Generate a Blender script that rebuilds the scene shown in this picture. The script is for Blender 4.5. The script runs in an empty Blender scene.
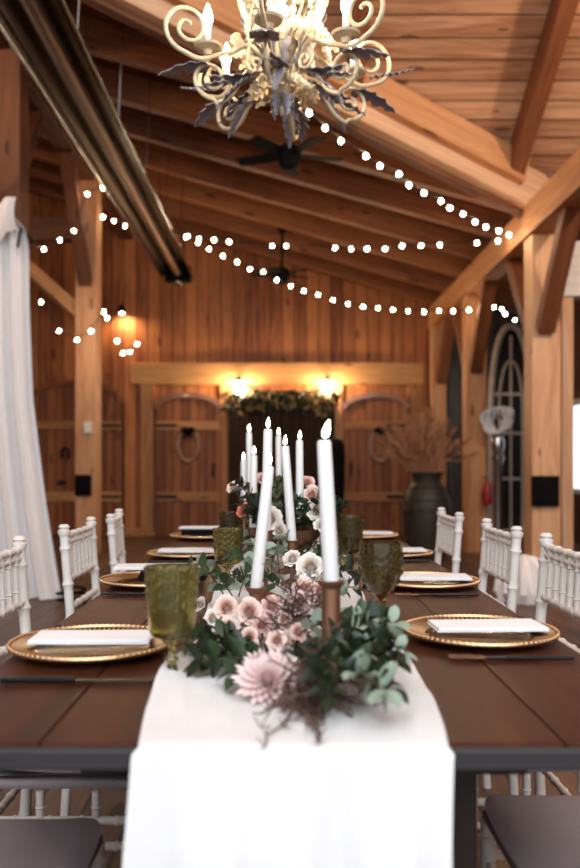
import bpy, bmesh, math, random
from mathutils import Vector, Matrix, Euler
PI = math.pi
R = math.radians
C = bpy.context.scene.collection
rnd = random.Random(7)
CAMH, F, VX, VY = 1.11, 844.0, 282.0, 465.0

def P(px, py, d):
    """a point of the place from where it shows and how far away it stands"""
    return Vector(((px - VX) * d / F, d, CAMH + (VY - py) * d / F))

# ------------------------------------------------------------------ materials
def lin(c):
    c /= 255.0
    return c / 12.92 if c <= 0.04045 else ((c + 0.055) / 1.055) ** 2.4
def rgb(r, g, b):
    return (lin(r), lin(g), lin(b), 1.0)

def mat(name, col, rough=0.5, metal=0.0, noise=0.0, nscale=20.0, trans=0.0, ior=1.45, emit=0.0, ecol=None, bump=0.0, bscale=60.0,
        sub=0.0, sheen=0.0, alpha=1.0, coat=0.0, spec=0.5):
    m = bpy.data.materials.new(name)
    m.use_nodes = True
    nt = m.node_tree
    b = nt.nodes['Principled BSDF']
    b.inputs['Base Color'].default_value = col
    b.inputs['Roughness'].default_value = rough
    b.inputs['Metallic'].default_value = metal
    b.inputs['Transmission Weight'].default_value = trans
    b.inputs['IOR'].default_value = ior
    b.inputs['Alpha'].default_value = alpha
    b.inputs['Specular IOR Level'].default_value = spec
    b.inputs['Coat Weight'].default_value = coat
    if sub:
        b.inputs['Subsurface Weight'].default_value = sub
        b.inputs['Subsurface Radius'].default_value = (0.01, 0.008, 0.006)
    if sheen:
        b.inputs['Sheen Weight'].default_value = sheen
    if emit:
        b.inputs['Emission Color'].default_value = ecol or col
        b.inputs['Emission Strength'].default_value = emit
    if noise or bump:
        tc = nt.nodes.new('ShaderNodeTexCoord')
        if noise:
            n = nt.nodes.new('ShaderNodeTexNoise')
            n.inputs['Scale'].default_value = nscale
            n.inputs['Detail'].default_value = 4
            nt.links.new(tc.outputs['Object'], n.inputs['Vector'])
            mx = nt.nodes.new('ShaderNodeMix')
            mx.data_type = 'RGBA'
            mx.inputs[6].default_value = tuple(max(0, c * (1 - noise)) for c in col[:3]) + (1,)
            mx.inputs[7].default_value = tuple(min(1, c * (1 + noise)) for c in col[:3]) + (1,)
            nt.links.new(n.outputs['Fac'], mx.inputs[0])
            nt.links.new(mx.outputs[2], b.inputs['Base Color'])
        if bump:
            n2 = nt.nodes.new('ShaderNodeTexNoise')
            n2.inputs['Scale'].default_value = bscale
            n2.inputs['Detail'].default_value = 5
            nt.links.new(tc.outputs['Object'], n2.inputs['Vector'])
            bp = nt.nodes.new('ShaderNodeBump')
            bp.inputs['Strength'].default_value = bump
            bp.inputs['Distance'].default_value = 0.01
            nt.links.new(n2.outputs['Fac'], bp.inputs['Height'])
            nt.links.new(bp.outputs['Normal'], b.inputs['Normal'])
    return m

def wood(name, dark, light, along='X', board=None, across='Y', coords='Object', rough=0.6, grain=1.0, knots=True, boardvar=0.35, spec=0.35):
    """planks or timber: grain runs along one axis, an optional board grid across another"""
    m = bpy.data.materials.new(name)
    m.use_nodes = True
    nt = m.node_tree
    N, L = nt.nodes, nt.links
    b = N['Principled BSDF']
    b.inputs['Roughness'].default_value = rough
    b.inputs['Specular IOR Level'].default_value = spec
    if coords == 'World':
        g = N.new('ShaderNodeNewGeometry'); src = g.outputs['Position']
    else:
        t = N.new('ShaderNodeTexCoord'); src = t.outputs['Object']
    oi = N.new('ShaderNodeObjectInfo')
    sep = N.new('ShaderNodeSeparateXYZ'); L.new(src, sep.inputs[0])
    def math_(op, a, bb=None, clamp=False):
        n = N.new('ShaderNodeMath'); n.operation = op; n.use_clamp = clamp
        for i, v in enumerate((a, bb)):
            if v is None: continue
            if isinstance(v, (int, float)): n.inputs[i].default_value = v
            else: L.new(v, n.inputs[i])
        return n.outputs[0]
    if board:
        idx = math_('FLOOR', math_('DIVIDE', sep.outputs[across], board))
        fr = math_('FRACT', math_('DIVIDE', sep.outputs[across], board))
        wn = N.new('ShaderNodeTexWhiteNoise'); wn.noise_dimensions = '1D'
        L.new(idx, wn.inputs['W']); rv = wn.outputs['Value']
        gap = math_('LESS_THAN', math_('MINIMUM', fr, math_('SUBTRACT', 1.0, fr)), 0.006 / board)
    else:
        rv = oi.outputs['Random']; gap = None
    comb = N.new('ShaderNodeCombineXYZ')
    for ax in 'XYZ':
        s = 1.2 if ax == along else 14.0
        L.new(math_('ADD', math_('MULTIPLY', sep.outputs[ax], s * grain), math_('MULTIPLY', rv, 37.0)), comb.inputs[ax])
    nz = N.new('ShaderNodeTexNoise'); nz.inputs['Scale'].default_value = 1.0
    nz.inputs['Detail'].default_value = 6; nz.inputs['Distortion'].default_value = 1.2
    L.new(comb.outputs[0], nz.inputs['Vector'])
    fac = math_('ADD', math_('MULTIPLY', math_('SUBTRACT', nz.outputs['Fac'], 0.5), 1.7), 0.5)
    fac = math_('ADD', fac, math_('MULTIPLY', math_('SUBTRACT', rv, 0.5), boardvar * 2), True)
    mx = N.new('ShaderNodeMix'); mx.data_type = 'RGBA'
    mx.inputs[6].default_value = dark; mx.inputs[7].default_value = light
    L.new(fac, mx.inputs[0]); out = mx.outputs[2]
    if knots:
        vc = N.new('ShaderNodeCombineXYZ')
        for ax in 'XYZ':
            L.new(math_('ADD', math_('MULTIPLY', sep.outputs[ax], 1.6 if ax == along else 5.5), math_('MULTIPLY', rv, 11.0)), vc.inputs[ax])
        vo = N.new('ShaderNodeTexVoronoi'); vo.inputs['Scale'].default_value = 1.0
        L.new(vc.outputs[0], vo.inputs['Vector'])
        k = math_('LESS_THAN', vo.outputs['Distance'], 0.13)
        mk = N.new('ShaderNodeMix'); mk.data_type = 'RGBA'
        L.new(math_('MULTIPLY', k, 0.75), mk.inputs[0]); L.new(out, mk.inputs[6])
        mk.inputs[7].default_value = tuple(c * 0.3 for c in dark[:3]) + (1,)
        out = mk.outputs[2]
    if gap is not None:
        mg = N.new('ShaderNodeMix'); mg.data_type = 'RGBA'
        L.new(gap, mg.inputs[0]); L.new(out, mg.inputs[6])
        mg.inputs[7].default_value = tuple(c * 0.15 for c in dark[:3]) + (1,)
        out = mg.outputs[2]
    L.new(out, b.inputs['Base Color'])
    bp = N.new('ShaderNodeBump'); bp.inputs['Strength'].default_value = 0.25; bp.inputs['Distance'].default_value = 0.01
    L.new(nz.outputs['Fac'], bp.inputs['Height']); L.new(bp.outputs[0], b.inputs['Normal'])
    return m

M = {}
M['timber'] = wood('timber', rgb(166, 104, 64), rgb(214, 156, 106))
M['litpost'] = wood('lit_timber', rgb(196, 138, 96), rgb(234, 186, 144))  # the light on these posts is put into a paler timber colour
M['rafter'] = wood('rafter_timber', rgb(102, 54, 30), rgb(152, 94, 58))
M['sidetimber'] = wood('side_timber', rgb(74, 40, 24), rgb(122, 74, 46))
M['pale_timber'] = wood('pale_timber', rgb(200, 152, 114), rgb(238, 200, 164), knots=False)
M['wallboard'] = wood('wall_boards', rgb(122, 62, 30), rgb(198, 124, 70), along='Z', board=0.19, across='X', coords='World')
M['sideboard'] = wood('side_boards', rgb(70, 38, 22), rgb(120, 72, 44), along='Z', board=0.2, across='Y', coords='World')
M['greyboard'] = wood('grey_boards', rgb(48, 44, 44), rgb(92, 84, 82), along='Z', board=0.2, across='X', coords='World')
M['crossdeck'] = wood('cross_deck_boards', rgb(150, 98, 66), rgb(226, 176, 136), along='X', board=0.17, across='Y', coords='World', boardvar=0.3)  # tan boards; the whiter light on them is put into the colour
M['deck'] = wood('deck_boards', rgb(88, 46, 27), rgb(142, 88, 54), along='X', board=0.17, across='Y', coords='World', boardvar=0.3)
M['doorwood'] = wood('door_boards', rgb(112, 60, 32), rgb(170, 104, 62), along='Z', board=0.13, across='X', coords='World')
M['trim'] = wood('trim_timber', rgb(150, 94, 54), rgb(200, 145, 92))
M['tabletop'] = wood('table_walnut', rgb(40, 18, 11), rgb(86, 44, 27), along='Y', coords='World', rough=0.42, grain=0.9, boardvar=0.12, knots=False, spec=0.2)
M['endreflect'] = mat('end_reflection', rgb(48, 45, 47), 0.45, noise=0.2, nscale=12)  # dark table end, its grey reflection put into the colour
M['tableleg'] = wood('table_dark', rgb(26, 18, 15), rgb(48, 32, 26), along='Z', rough=0.5, knots=False)
M['floor'] = wood('floor_boards', rgb(74, 52, 40), rgb(120, 88, 68), along='Y', board=0.16, across='X', coords='World', rough=0.45, boardvar=0.25)
M['white_paint'] = mat('white_paint', rgb(226, 217, 208), 0.5, noise=0.06, nscale=30)
M['cushion'] = mat('grey_cushion', rgb(146, 134, 136), 0.8, noise=0.12, nscale=12, bump=0.1, bscale=250)
M['linen'] = mat('white_linen', rgb(234, 231, 227), 0.85, noise=0.03, nscale=8, bump=0.15, bscale=300, sheen=0.2)
M['napkin'] = mat('napkin_cloth', rgb(248, 246, 244), 0.8, bump=0.15, bscale=300)
M['gold'] = mat('gold_beads', rgb(204, 166, 124), 0.36, 1.0)
M['plate_glass'] = mat('amber_glass', rgb(150, 110, 80), 0.12, 0.0, trans=0.75, noise=0.2, nscale=40)
M['brass'] = mat('antique_brass', rgb(140, 100, 76), 0.52, 0.8, noise=0.2, nscale=40)
M['wax'] = mat('white_wax', rgb(240, 237, 233), 0.45, sub=0.3)
M['flame'] = mat('candle_flame', rgb(255, 225, 180), 0.5, emit=40, ecol=(1, 0.82, 0.55, 1))
M['wick'] = mat('charred_wick', rgb(25, 20, 18), 0.9)
M['green_glass'] = mat('olive_glass', rgb(206, 202, 140), 0.06, trans=0.96, ior=1.35)
M['smoke_glass'] = mat('smoky_olive_glass', rgb(160, 146, 98), 0.06, trans=0.94, ior=1.4)
M['black_metal'] = mat('black_metal', rgb(22, 20, 20), 0.35, 0.6)
M['black'] = mat('matte_black', rgb(11, 10, 10), 0.8, noise=0.2, spec=0.15)
M['steel'] = mat('brushed_steel', rgb(150, 140, 130), 0.24, 1.0, noise=0.15, nscale=6)
M['tubesteel'] = mat('burner_tube', rgb(120, 92, 76), 0.4, 0.8, noise=0.2, nscale=5)
M['antique'] = mat('antique_cream_gilt', rgb(208, 188, 154), 0.45, 0.2, noise=0.35, nscale=60)
M['greyleaf'] = mat('grey_metal_leaf', rgb(142, 138, 144), 0.5, 0.2, noise=0.35, nscale=70)
M['bulb'] = mat('warm_bulb', rgb(255, 235, 205), 0.4, emit=160, ecol=(1, 0.80, 0.55, 1))
M['flamebulb'] = mat('chandelier_bulb', rgb(255, 240, 215), 0.4, emit=190, ecol=(1, 0.80, 0.56, 1))
M['sconcebulb'] = mat('sconce_glass', rgb(255, 235, 205), 0.4, emit=210, ecol=(1, 0.76, 0.46, 1))
M['wallbulb'] = mat('downlight_bulb', rgb(255, 235, 205), 0.4, emit=700, ecol=(1, 0.72, 0.42, 1))
M['cord'] = mat('dark_cord', rgb(40, 28, 22), 0.7)
M['sheer'] = mat('sheer_voile', rgb(240, 236, 234), 0.9, noise=0.03, nscale=5)
M['rose'] = mat('blush_petal', rgb(246, 218, 204), 0.65, noise=0.08, nscale=30, sub=0.2)
M['rosepink'] = mat('pink_petal', rgb(236, 198, 190), 0.65, noise=0.08, nscale=30, sub=0.2)
M['rosewhite'] = mat('ivory_petal', rgb(244, 236, 226), 0.65, noise=0.05, nscale=30, sub=0.2)
M['peachheart'] = mat('peach_petal', rgb(238, 198, 176), 0.65, noise=0.08, nscale=30, sub=0.2)
M['creamheart'] = mat('cream_petal', rgb(240, 222, 198), 0.65, noise=0.05, nscale=30, sub=0.2)
M['coral'] = mat('coral_petal', rgb(226, 132, 104), 0.65, noise=0.1, nscale=30, sub=0.2)
M['dahlia'] = mat('pale_pink_petal', rgb(240, 214, 210), 0.6, noise=0.06, nscale=30, sub=0.2)
M['leaf'] = mat('deep_green_leaf', rgb(54, 70, 42), 0.5, noise=0.35, nscale=25)
M['darkleaf'] = mat('dark_green_leaf', rgb(30, 42, 25), 0.45, noise=0.35, nscale=25)
M['silverleaf'] = mat('silver_green_leaf', rgb(146, 160, 140), 0.55, noise=0.2, nscale=25)
M['stem'] = mat('brown_stem', rgb(92, 74, 52), 0.7)
M['plume'] = mat('dusky_plume', rgb(104, 78, 70), 0.8, noise=0.3, nscale=30)
M['dried'] = mat('dried_grass', rgb(156, 108, 76), 0.85, noise=0.35, nscale=15)
M['urn'] = mat('dark_urn_glaze', rgb(48, 40, 34), 0.55, noise=0.5, nscale=8, bump=0.3, bscale=30)
M['greypaint'] = mat('weathered_grey', rgb(196, 186, 178), 0.7, noise=0.25, nscale=10)
M['darkglass'] = mat('dark_pane', rgb(34, 33, 36), 0.12, noise=0.3, nscale=3)
M['pane'] = mat('clear_pane', (1, 1, 1, 1), 0.0, trans=1.0, ior=1.02)
M['whitewash'] = wood('whitewashed_board', rgb(190, 180, 172), rgb(222, 214, 206), knots=False)
M['red'] = mat('red_enamel', rgb(150, 24, 22), 0.35)
M['silver'] = mat('polished_silver', rgb(200, 198, 198), 0.2, 1.0)
M['litleaf'] = mat('golden_lit_leaf', rgb(132, 104, 58), 0.55, noise=0.4, nscale=20)  # garland greenery with golden lamp light put into the leaf colour
M['backdark'] = mat('dark_brown_drape', rgb(62, 40, 28), 0.85, noise=0.3, nscale=3)
M['tulle'] = mat('pale_tulle', rgb(205, 202, 205), 0.9, noise=0.1, nscale=20)
M['glossarch'] = mat('varnished_arch', rgb(140, 88, 52), 0.3, coat=0.25)
M['wreath'] = mat('pale_twig', rgb(172, 140, 112), 0.8, noise=0.3, nscale=30)

# ------------------------------------------------------------------ mesh helpers
def to_mesh(name, bm, m, smooth=True, angle=38):
    me = bpy.data.meshes.new(name)
    bmesh.ops.recalc_face_normals(bm, faces=bm.faces)
    bm.to_mesh(me); bm.free()
    for mm in (m if isinstance(m, (list, tuple)) else [m]):
        me.materials.append(mm)
    if smooth:
        for p in me.polygons: p.use_smooth = True
        me.set_sharp_from_angle(angle=R(angle))
    return me
def obj(name, bm, m, parent=None, loc=None, rot=None, smooth=True, angle=38):
    o = bpy.data.objects.new(name, bm if isinstance(bm, bpy.types.Mesh) else to_mesh(name, bm, m, smooth, angle))
    C.objects.link(o)
    if parent: o.parent = parent
    if loc is not None: o.location = loc
    if rot is not None: o.rotation_euler = rot
    return o
def tag(o, label, cat, group=None, kind=None):
    o['label'] = label; o['category'] = cat
    if group: o['group'] = group
    if kind: o['kind'] = kind
    return o
def thing(name, label, cat, loc=(0, 0, 0), rz=0.0, group=None, kind=None):
    o = bpy.data.objects.new(name, None); C.objects.link(o)
    o.empty_display_size = 0.05
    o.location = loc; o.rotation_euler = (0, 0, rz)
    return tag(o, label, cat, group, kind)
def struct(name, bm, m, label, cat, group=None, **k):
    return tag(obj(name, bm, m, **k), label, cat, group, 'structure')
def copy_tree(o, parent=None):
    c = o.copy(); C.objects.link(c); c.parent = parent
    for ch in o.children: copy_tree(ch, c)
    return c

def box(bm, c, s, mtx=None, bev=0.0):
    r = bmesh.ops.create_cube(bm, size=1.0)
    vs = r['verts']
    for v in vs:
        v.co = Vector((v.co.x * s[0], v.co.y * s[1], v.co.z * s[2]))
    if bev:
        es = list({e for v in vs for e in v.link_edges})
        rr = bmesh.ops.bevel(bm, geom=es, offset=bev, segments=2, profile=0.6, affect='EDGES')
        vs = list({v for v in rr['verts']} | {v for v in vs if v.is_valid})
    for v in vs:
        if mtx is not None: v.co = mtx @ v.co
        v.co = v.co + Vector(c)
    return bm
def frames(pts):
    n = len(pts); T = []
    for i in range(n):
        a = pts[max(0, i - 1)]; b = pts[min(n - 1, i + 1)]
        t = (b - a); T.append(t.normalized() if t.length > 1e-9 else Vector((0, 0, 1)))
    up = Vector((0, 0, 1)) if abs(T[0].z) < 0.9 else Vector((1, 0, 0))
    u = T[0].cross(up).normalized(); out = []
    for t in T:
        u = (u - t * u.dot(t))
        u = u.normalized() if u.length > 1e-6 else t.orthogonal().normalized()
        out.append((t, u, t.cross(u)))
    return out
def tube(bm, pts, rad, seg=8, caps=True, mi=0):
    pts = [Vector(p) for p in pts]
    fr = frames(pts); rings = []
    for i, p in enumerate(pts):
        r = rad[i] if isinstance(rad, (list, tuple)) else rad
        _, u, w = fr[i]
        rings.append([bm.verts.new(p + (u * math.cos(2 * PI * k / seg) + w * math.sin(2 * PI * k / seg)) * r) for k in range(seg)])
    for a, b in zip(rings, rings[1:]):
        for k in range(seg):
            f = bm.faces.new((a[k], a[(k + 1) % seg], b[(k + 1) % seg], b[k])); f.material_index = mi
    if caps:
        f = bm.faces.new(rings[0][::-1]); f.material_index = mi
        f = bm.faces.new(rings[-1]); f.material_index = mi
    return bm
def lathe(bm, prof, seg=24, c=(0, 0, 0), mi=0, warp=None, mtx=None):
    """prof: (radius, z) from one end to the other; radius 0 closes the end"""
    c = Vector(c); rings = []
    def put(p):
        return bm.verts.new((mtx @ p if mtx is not None else p) + c)
    for j, (r, z) in enumerate(prof):
        if r < 1e-6: rings.append([put(Vector((0, 0, z)))])
        else:
            ring = []
            for k in range(seg):
                a = 2 * PI * k / seg
                rr = r + (warp(j, k, r, z) if warp else 0)
                ring.append(put(Vector((rr * math.cos(a), rr * math.sin(a), z))))
            rings.append(ring)
    for a, b in zip(rings, rings[1:]):
        for k in range(seg):
            k2 = (k + 1) % seg
            if len(a) == 1 and len(b) == 1: continue
            if len(a) == 1: f = bm.faces.new((a[0], b[k2], b[k]))
            elif len(b) == 1: f = bm.faces.new((a[k], a[k2], b[0]))
            else: f = bm.faces.new((a[k], a[k2], b[k2], b[k]))
            f.material_index = mi
    return bm
def ball(bm, c, r, seg=10, sz=1.0, mi=0):
    n = max(4, seg // 2 + 1)
    return lathe(bm, [(r * math.sin(PI * i / n) if 0 < i < n else 0, -r * sz * math.cos(PI * i / n)) for i in range(n + 1)], seg, c, mi)
def grid(bm, nu, nv, fn, mi=0):
    vs = [[bm.verts.new(fn(i / nu, j / nv)) for j in range(nv + 1)] for i in range(nu + 1)]
    for i in range(nu):
        for j in range(nv):
            f = bm.faces.new((vs[i][j], vs[i + 1][j], vs[i + 1][j + 1], vs[i][j + 1])); f.material_index = mi
    return vs
def thicken(bm, t):
    """gives a sheet its real thickness"""
    bmesh.ops.recalc_face_normals(bm, faces=bm.faces)
    bmesh.ops.solidify(bm, geom=bm.faces[:], thickness=t)
    return bm
def prism(bm, poly, y0, y1):
    """polygon of (x, z) extruded from y0 to y1"""
    a = [bm.verts.new((x, y0, z)) for x, z in poly]; b = [bm.verts.new((x, y1, z)) for x, z in poly]
    bm.faces.new(a); bm.faces.new(b[::-1]); n = len(poly)
    for i in range(n):
        bm.faces.new((a[i], b[i], b[(i + 1) % n], a[(i + 1) % n]))
    return bm
def beam(name, p0, p1, w, h, m, label, cat, group=None, up=(0, 0, 1), bev=0.012):
    """squared timber from p0 to p1, w across and h deep along 'up'"""
    p0, p1 = Vector(p0), Vector(p1)
    t = (p1 - p0).normalized(); upv = Vector(up)
    s = upv.cross(t).normalized(); u = t.cross(s)
    L_ = (p1 - p0).length
    bm = bmesh.new(); box(bm, (0, 0, 0), (L_, w, h), bev=bev)
    o = obj(name, bm, m, smooth=False)
    mt = Matrix((t, s, u)).transposed().to_4x4(); mt.translation = (p0 + p1) / 2
    o.matrix_world = mt
    return tag(o, label, cat, group, 'structure')
def leaf_patch(bm, base, direc, normal, length, width, bend=0.2, fold=0.15, nu=4, nv=5, shape='ovate', mi=0):
    d = Vector(direc).normalized(); n = Vector(normal)
    n = (n - d * n.dot(d)); n = n.normalized() if n.length > 1e-5 else d.orthogonal().normalized()
    s = d.cross(n); base = Vector(base)
    def fn(u, v):
        uu = u * 2 - 1
        if shape == 'round': w = math.sqrt(max(0.0, 1 - (2 * v - 1) ** 2)) ** 0.9
        elif shape == 'lance': w = (math.sin(PI * v ** 0.85)) ** 0.9
        else: w = math.sin(PI * min(1, v ** 0.8)) ** 0.8
        w = max(w, 0.04)
        x = uu * w * width / 2
        return base + d * (v * length) + s * x + n * (abs(x) * fold * 2 - bend * length * v * v)
    grid(bm, nu, nv, fn, mi)

# ------------------------------------------------------------------ the shell
WALL_Y, ZP, SL, PX = 13.2, 3.62, 0.28, 2.31
def roof_z(x): return ZP + SL * (PX - x)

bm = bmesh.new(); box(bm, (-0.9, 5.0, -0.05), (10.4, 16.8, 0.1))
struct('floor', bm, M['floor'], 'brown plank barn floor under the tables', 'floor')
bm = bmesh.new()
prism(bm, [(-6.0, 0), (2.42, 0), (2.42, roof_z(2.42) + 0.24), (-6.0, roof_z(-6.0) + 0.24)], WALL_Y, WALL_Y + 0.12)
struct('wall_back', bm, M['wallboard'], 'tall gable wall of upright knotty boards behind the doors', 'wall', smooth=False)
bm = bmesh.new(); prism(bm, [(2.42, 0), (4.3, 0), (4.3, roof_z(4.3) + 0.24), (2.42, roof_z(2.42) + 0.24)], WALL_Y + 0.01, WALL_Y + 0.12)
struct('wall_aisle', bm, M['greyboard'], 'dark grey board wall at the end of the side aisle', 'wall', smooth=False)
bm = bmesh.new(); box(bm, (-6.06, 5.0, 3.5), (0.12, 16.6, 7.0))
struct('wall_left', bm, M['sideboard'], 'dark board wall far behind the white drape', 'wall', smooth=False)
# side wall with a window opening
bm = bmesh.new()
wy0, wy1, wz0, wz1 = 11.1, 12.75, 0.70, 2.05
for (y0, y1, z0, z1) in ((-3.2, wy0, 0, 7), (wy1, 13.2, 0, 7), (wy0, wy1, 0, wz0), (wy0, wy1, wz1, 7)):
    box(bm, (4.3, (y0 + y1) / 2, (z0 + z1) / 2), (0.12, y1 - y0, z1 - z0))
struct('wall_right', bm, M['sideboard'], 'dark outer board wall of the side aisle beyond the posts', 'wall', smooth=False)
w1 = thing('window_1', 'bright daylit window in the outer aisle wall beside the near post', 'window', (4.3, (wy0 + wy1) / 2, wz0), kind='structure')
bm = bmesh.new()
hw, hh = (wy1 - wy0) / 2, wz1 - wz0
for s in (-1, 1):
    box(bm, (-0.02, s * (hw - 0.03), hh / 2), (0.16, 0.06, hh)); 
box(bm, (-0.02, 0, 0.03), (0.16, hw * 2, 0.06)); box(bm, (-0.02, 0, hh - 0.03), (0.16, hw * 2, 0.06)); box(bm, (0, 0, hh / 2), (0.06, 0.04, hh))
obj('window_frame', bm, M['whitewash'], w1, smooth=False)
bm = bmesh.new(); box(bm, (0.02, 0, hh / 2), (0.008, hw * 2 - 0.1, hh - 0.1)); obj('pane', bm, M['pane'], w1, smooth=False)

# roof: main slope (rises towards the left) and a cross roof that rises towards the camera; they meet along a valley
CS = 0.56                                                    # cross roof slope
VY0 = 8.0
def cross_z(y): return roof_z(PX) + CS * (VY0 - y)
def valley(t): return Vector((PX - t, VY0 - 0.5 * t, roof_z(PX) + SL * t))
def slab(name, pts, t, m, label, cat):
    bm = bmesh.new()
    a = [bm.verts.new(p) for p in pts]; b = [bm.verts.new(Vector(p) + Vector((0, 0, t))) for p in pts]
    bm.faces.new(a); bm.faces.new(b[::-1])
    for i in range(len(a)):
        bm.faces.new((a[i], b[i], b[(i + 1) % len(a)], a[(i + 1) % len(a)]))
    return struct(name, bm, m, label, cat, smooth=False)
RT = 0.26                                                    # deck lies on the rafters
def dk(x, y): return Vector((x, y, roof_z(x) + RT))
vl = valley(8.3) + Vector((0, 0, RT))
slab('ceiling', [dk(4.4, VY0), dk(4.4, 13.35), dk(-6.1, 13.35), dk(-6.1, vl.y), vl, valley(0) + Vector((0, 0, RT))], 0.04, M['deck'],
     'main plank ceiling sloping up from the side posts', 'ceiling')
EY = -1.0
slab('ceiling', [valley(0) + Vector((0, 0, RT)), vl, Vector((-6.1, vl.y, cross_z(vl.y) + RT)), Vector((-6.1, EY, cross_z(EY) + RT)), Vector((4.4, EY, cross_z(EY) + RT)), Vector((4.4, VY0, roof_z(PX) + RT))], 0.04, M['crossdeck'],
     'cross plank ceiling of level boards above the pale diagonal beam', 'ceiling')
bm = bmesh.new(); prism(bm, [(PX, roof_z(PX) + RT), (4.4, roof_z(PX) + RT), (4.4, roof_z(4.4) + RT - 0.02)], VY0 - 0.03, VY0 + 0.03)
struct('trim_9', bm, M['rafter'], 'triangular board closing the step between the two ceilings over the aisle', 'trim', smooth=False)
RAFL = 'exposed brown rafter under the main sloping plank ceiling'
for i, y in enumerate((13.0, 12.05, 11.1, 10.15, 9.2, 8.3)):
    x0 = -6.0
    beam('rafter', (2.62, y, roof_z(2.62) + 0.11), (x0, y, roof_z(x0) + 0.11), 0.13, 0.27, M['rafter'], RAFL, 'rafter', 'rafters of the main ceiling')
for y in (7.35, 6.4, 5.45, 4.5):
    t = (VY0 - y) / 0.5
    x1 = PX - t - 0.1
    beam('rafter', (x1, y, roof_z(x1) + 0.11), (-6.0, y, roof_z(-6.0) + 0.11), 0.13, 0.27, M['rafter'], 'brown rafter ending at the pale diagonal beam', 'rafter', 'rafters that end at the diagonal beam')
v0, v1 = valley(-0.15), valley(8.0)
beam('valley_beam', v0 + Vector((0, 0, 0.08)), v1 + Vector((0, 0, 0.08)), 0.22, 0.36, M['pale_timber'], 'pale diagonal roof beam lit behind the chandelier', 'beam')
for x, lab in ((2.15, 'upright rafter crossing the level boards above the pale beam'), (3.4, 'rafter of the cross ceiling beyond the plate beam'), (0.6, 'rafter of the cross ceiling above the chandelier')):
    y1 = VY0 - 0.5 * (PX - x) if x < PX else VY0
    beam('rafter', (x, y1, cross_z(y1) + 0.13), (x, EY + 0.05, cross_z(EY + 0.05) + 0.13), 0.14, 0.24, M['rafter'], lab, 'rafter')

o2 = Vector((0.27, 0, 0.12))
beam('valley_beam', valley(0.35) + o2, valley(8.0) + o2, 0.16, 0.26, M['timber'], 'tan roof board lying along the upper side of the pale diagonal beam', 'beam')
beam('valley_trim', v0 + Vector((-0.09, 0, -0.115)), v1 + Vector((-0.09, 0, -0.115)), 0.1, 0.045, M['sidetimber'], 'thin dark strip under the pale diagonal beam', 'trim')

# plate beam, posts and knee braces on the right
beam('plate_beam', (PX + 0.08, 13.2, 3.40), (PX + 0.08, -0.5, 3.40), 0.22, 0.30, M['timber'], 'long timber plate beam running over the row of posts', 'beam')
def post(x, y, top, lab, w=0.26, m='timber', name='post'):
    return beam(name, (x, y, 0), (x, y, top), w, w, M[m], lab, 'post', up=(0, 1, 0))
post(PX + 0.14, 7.95, 3.25, 'square timber post with black outlet boxes beside the chairs', 0.27, 'litpost')
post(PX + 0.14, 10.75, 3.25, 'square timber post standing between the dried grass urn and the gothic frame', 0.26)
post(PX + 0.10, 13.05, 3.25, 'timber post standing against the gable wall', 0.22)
post(PX + 0.14, 4.9, 3.25, 'timber post nearer than the one with outlet boxes', 0.27, 'litpost')
def brace(p0, p1, lab, w=0.13, h=0.16, m='rafter'):
    return beam('knee_brace', p0, p1, w, h, M[m], lab, 'brace', up=(0, 0.3, 1) if abs(p1[1] - p0[1]) < 0.1 else (1, 0, 0))
bx = PX + 0.12
brace((bx, 7.8, 2.36), (bx, 7.05, 3.3), 'brown knee brace rising from the outlet post towards the chandelier')
brace((bx, 8.1, 2.36), (bx, 8.9, 3.3), 'knee brace behind the outlet post')
brace((bx, 10.6, 2.3), (bx, 9.85, 3.3), 'dark knee brace low on the post beside the gothic frame')
brace((bx, 10.9, 2.3), (bx, 11.7, 3.3), 'knee brace on the far side of the post beside the gothic frame')
brace((bx, 12.9, 2.4), (bx, 12.2, 3.3), 'knee brace at the gable wall under the plate beam')
beam('tie_beam', (PX + 0.3, 8.0, 2.95), (4.25, 8.0, 2.95), 0.2, 0.52, M['whitewash'], 'wide whitewashed board crossing the side aisle', 'beam')
beam('post', (2.685, 8.0, 0), (2.685, 8.0, 2.7), 0.11, 0.15, M['pale_timber'], 'slim pale post right behind the outlet post under the whitewashed board', 'post', up=(0, 1, 0))
# left side: posts, plate and braces
LX = -2.43
post(LX, 10.6, 4.78, 'tall timber post with a white switch plate behind the chairs', 0.27, 'litpost')
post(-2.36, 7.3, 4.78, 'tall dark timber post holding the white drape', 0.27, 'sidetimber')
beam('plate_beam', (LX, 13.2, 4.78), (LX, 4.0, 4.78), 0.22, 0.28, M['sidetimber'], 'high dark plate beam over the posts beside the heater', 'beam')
brace((LX, 10.45, 3.35), (LX, 9.5, 4.65), 'brown brace rising from the switch plate post', m='sidetimber')
brace((LX - 0.1, 10.6, 3.0), (LX - 1.35, 10.6, 4.1), 'lit slanting brace from the switch plate post into the side bay', m='timber')
brace((LX - 0.05, 7.45, 3.3), (LX - 0.05, 8.5, 4.65), 'dark brace rising from the drape post', m='sidetimber')
brace((LX - 0.05, 7.15, 3.2), (LX - 0.05, 6.3, 4.3), 'brown brace on the near side of the drape post', m='timber')
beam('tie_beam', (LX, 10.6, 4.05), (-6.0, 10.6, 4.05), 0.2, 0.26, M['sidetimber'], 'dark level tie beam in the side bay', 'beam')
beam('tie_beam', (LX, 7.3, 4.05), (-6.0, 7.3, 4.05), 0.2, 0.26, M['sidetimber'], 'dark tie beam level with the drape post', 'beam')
for zz, lab in ((3.98, 'upper'), ):
    beam('post', (-4.4, 10.6, 0), (-4.4, 10.6, 5.2), 0.22, 0.22, M['sidetimber'], 'dark timber post deep in the side bay', 'post', up=(0, 1, 0))

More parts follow.
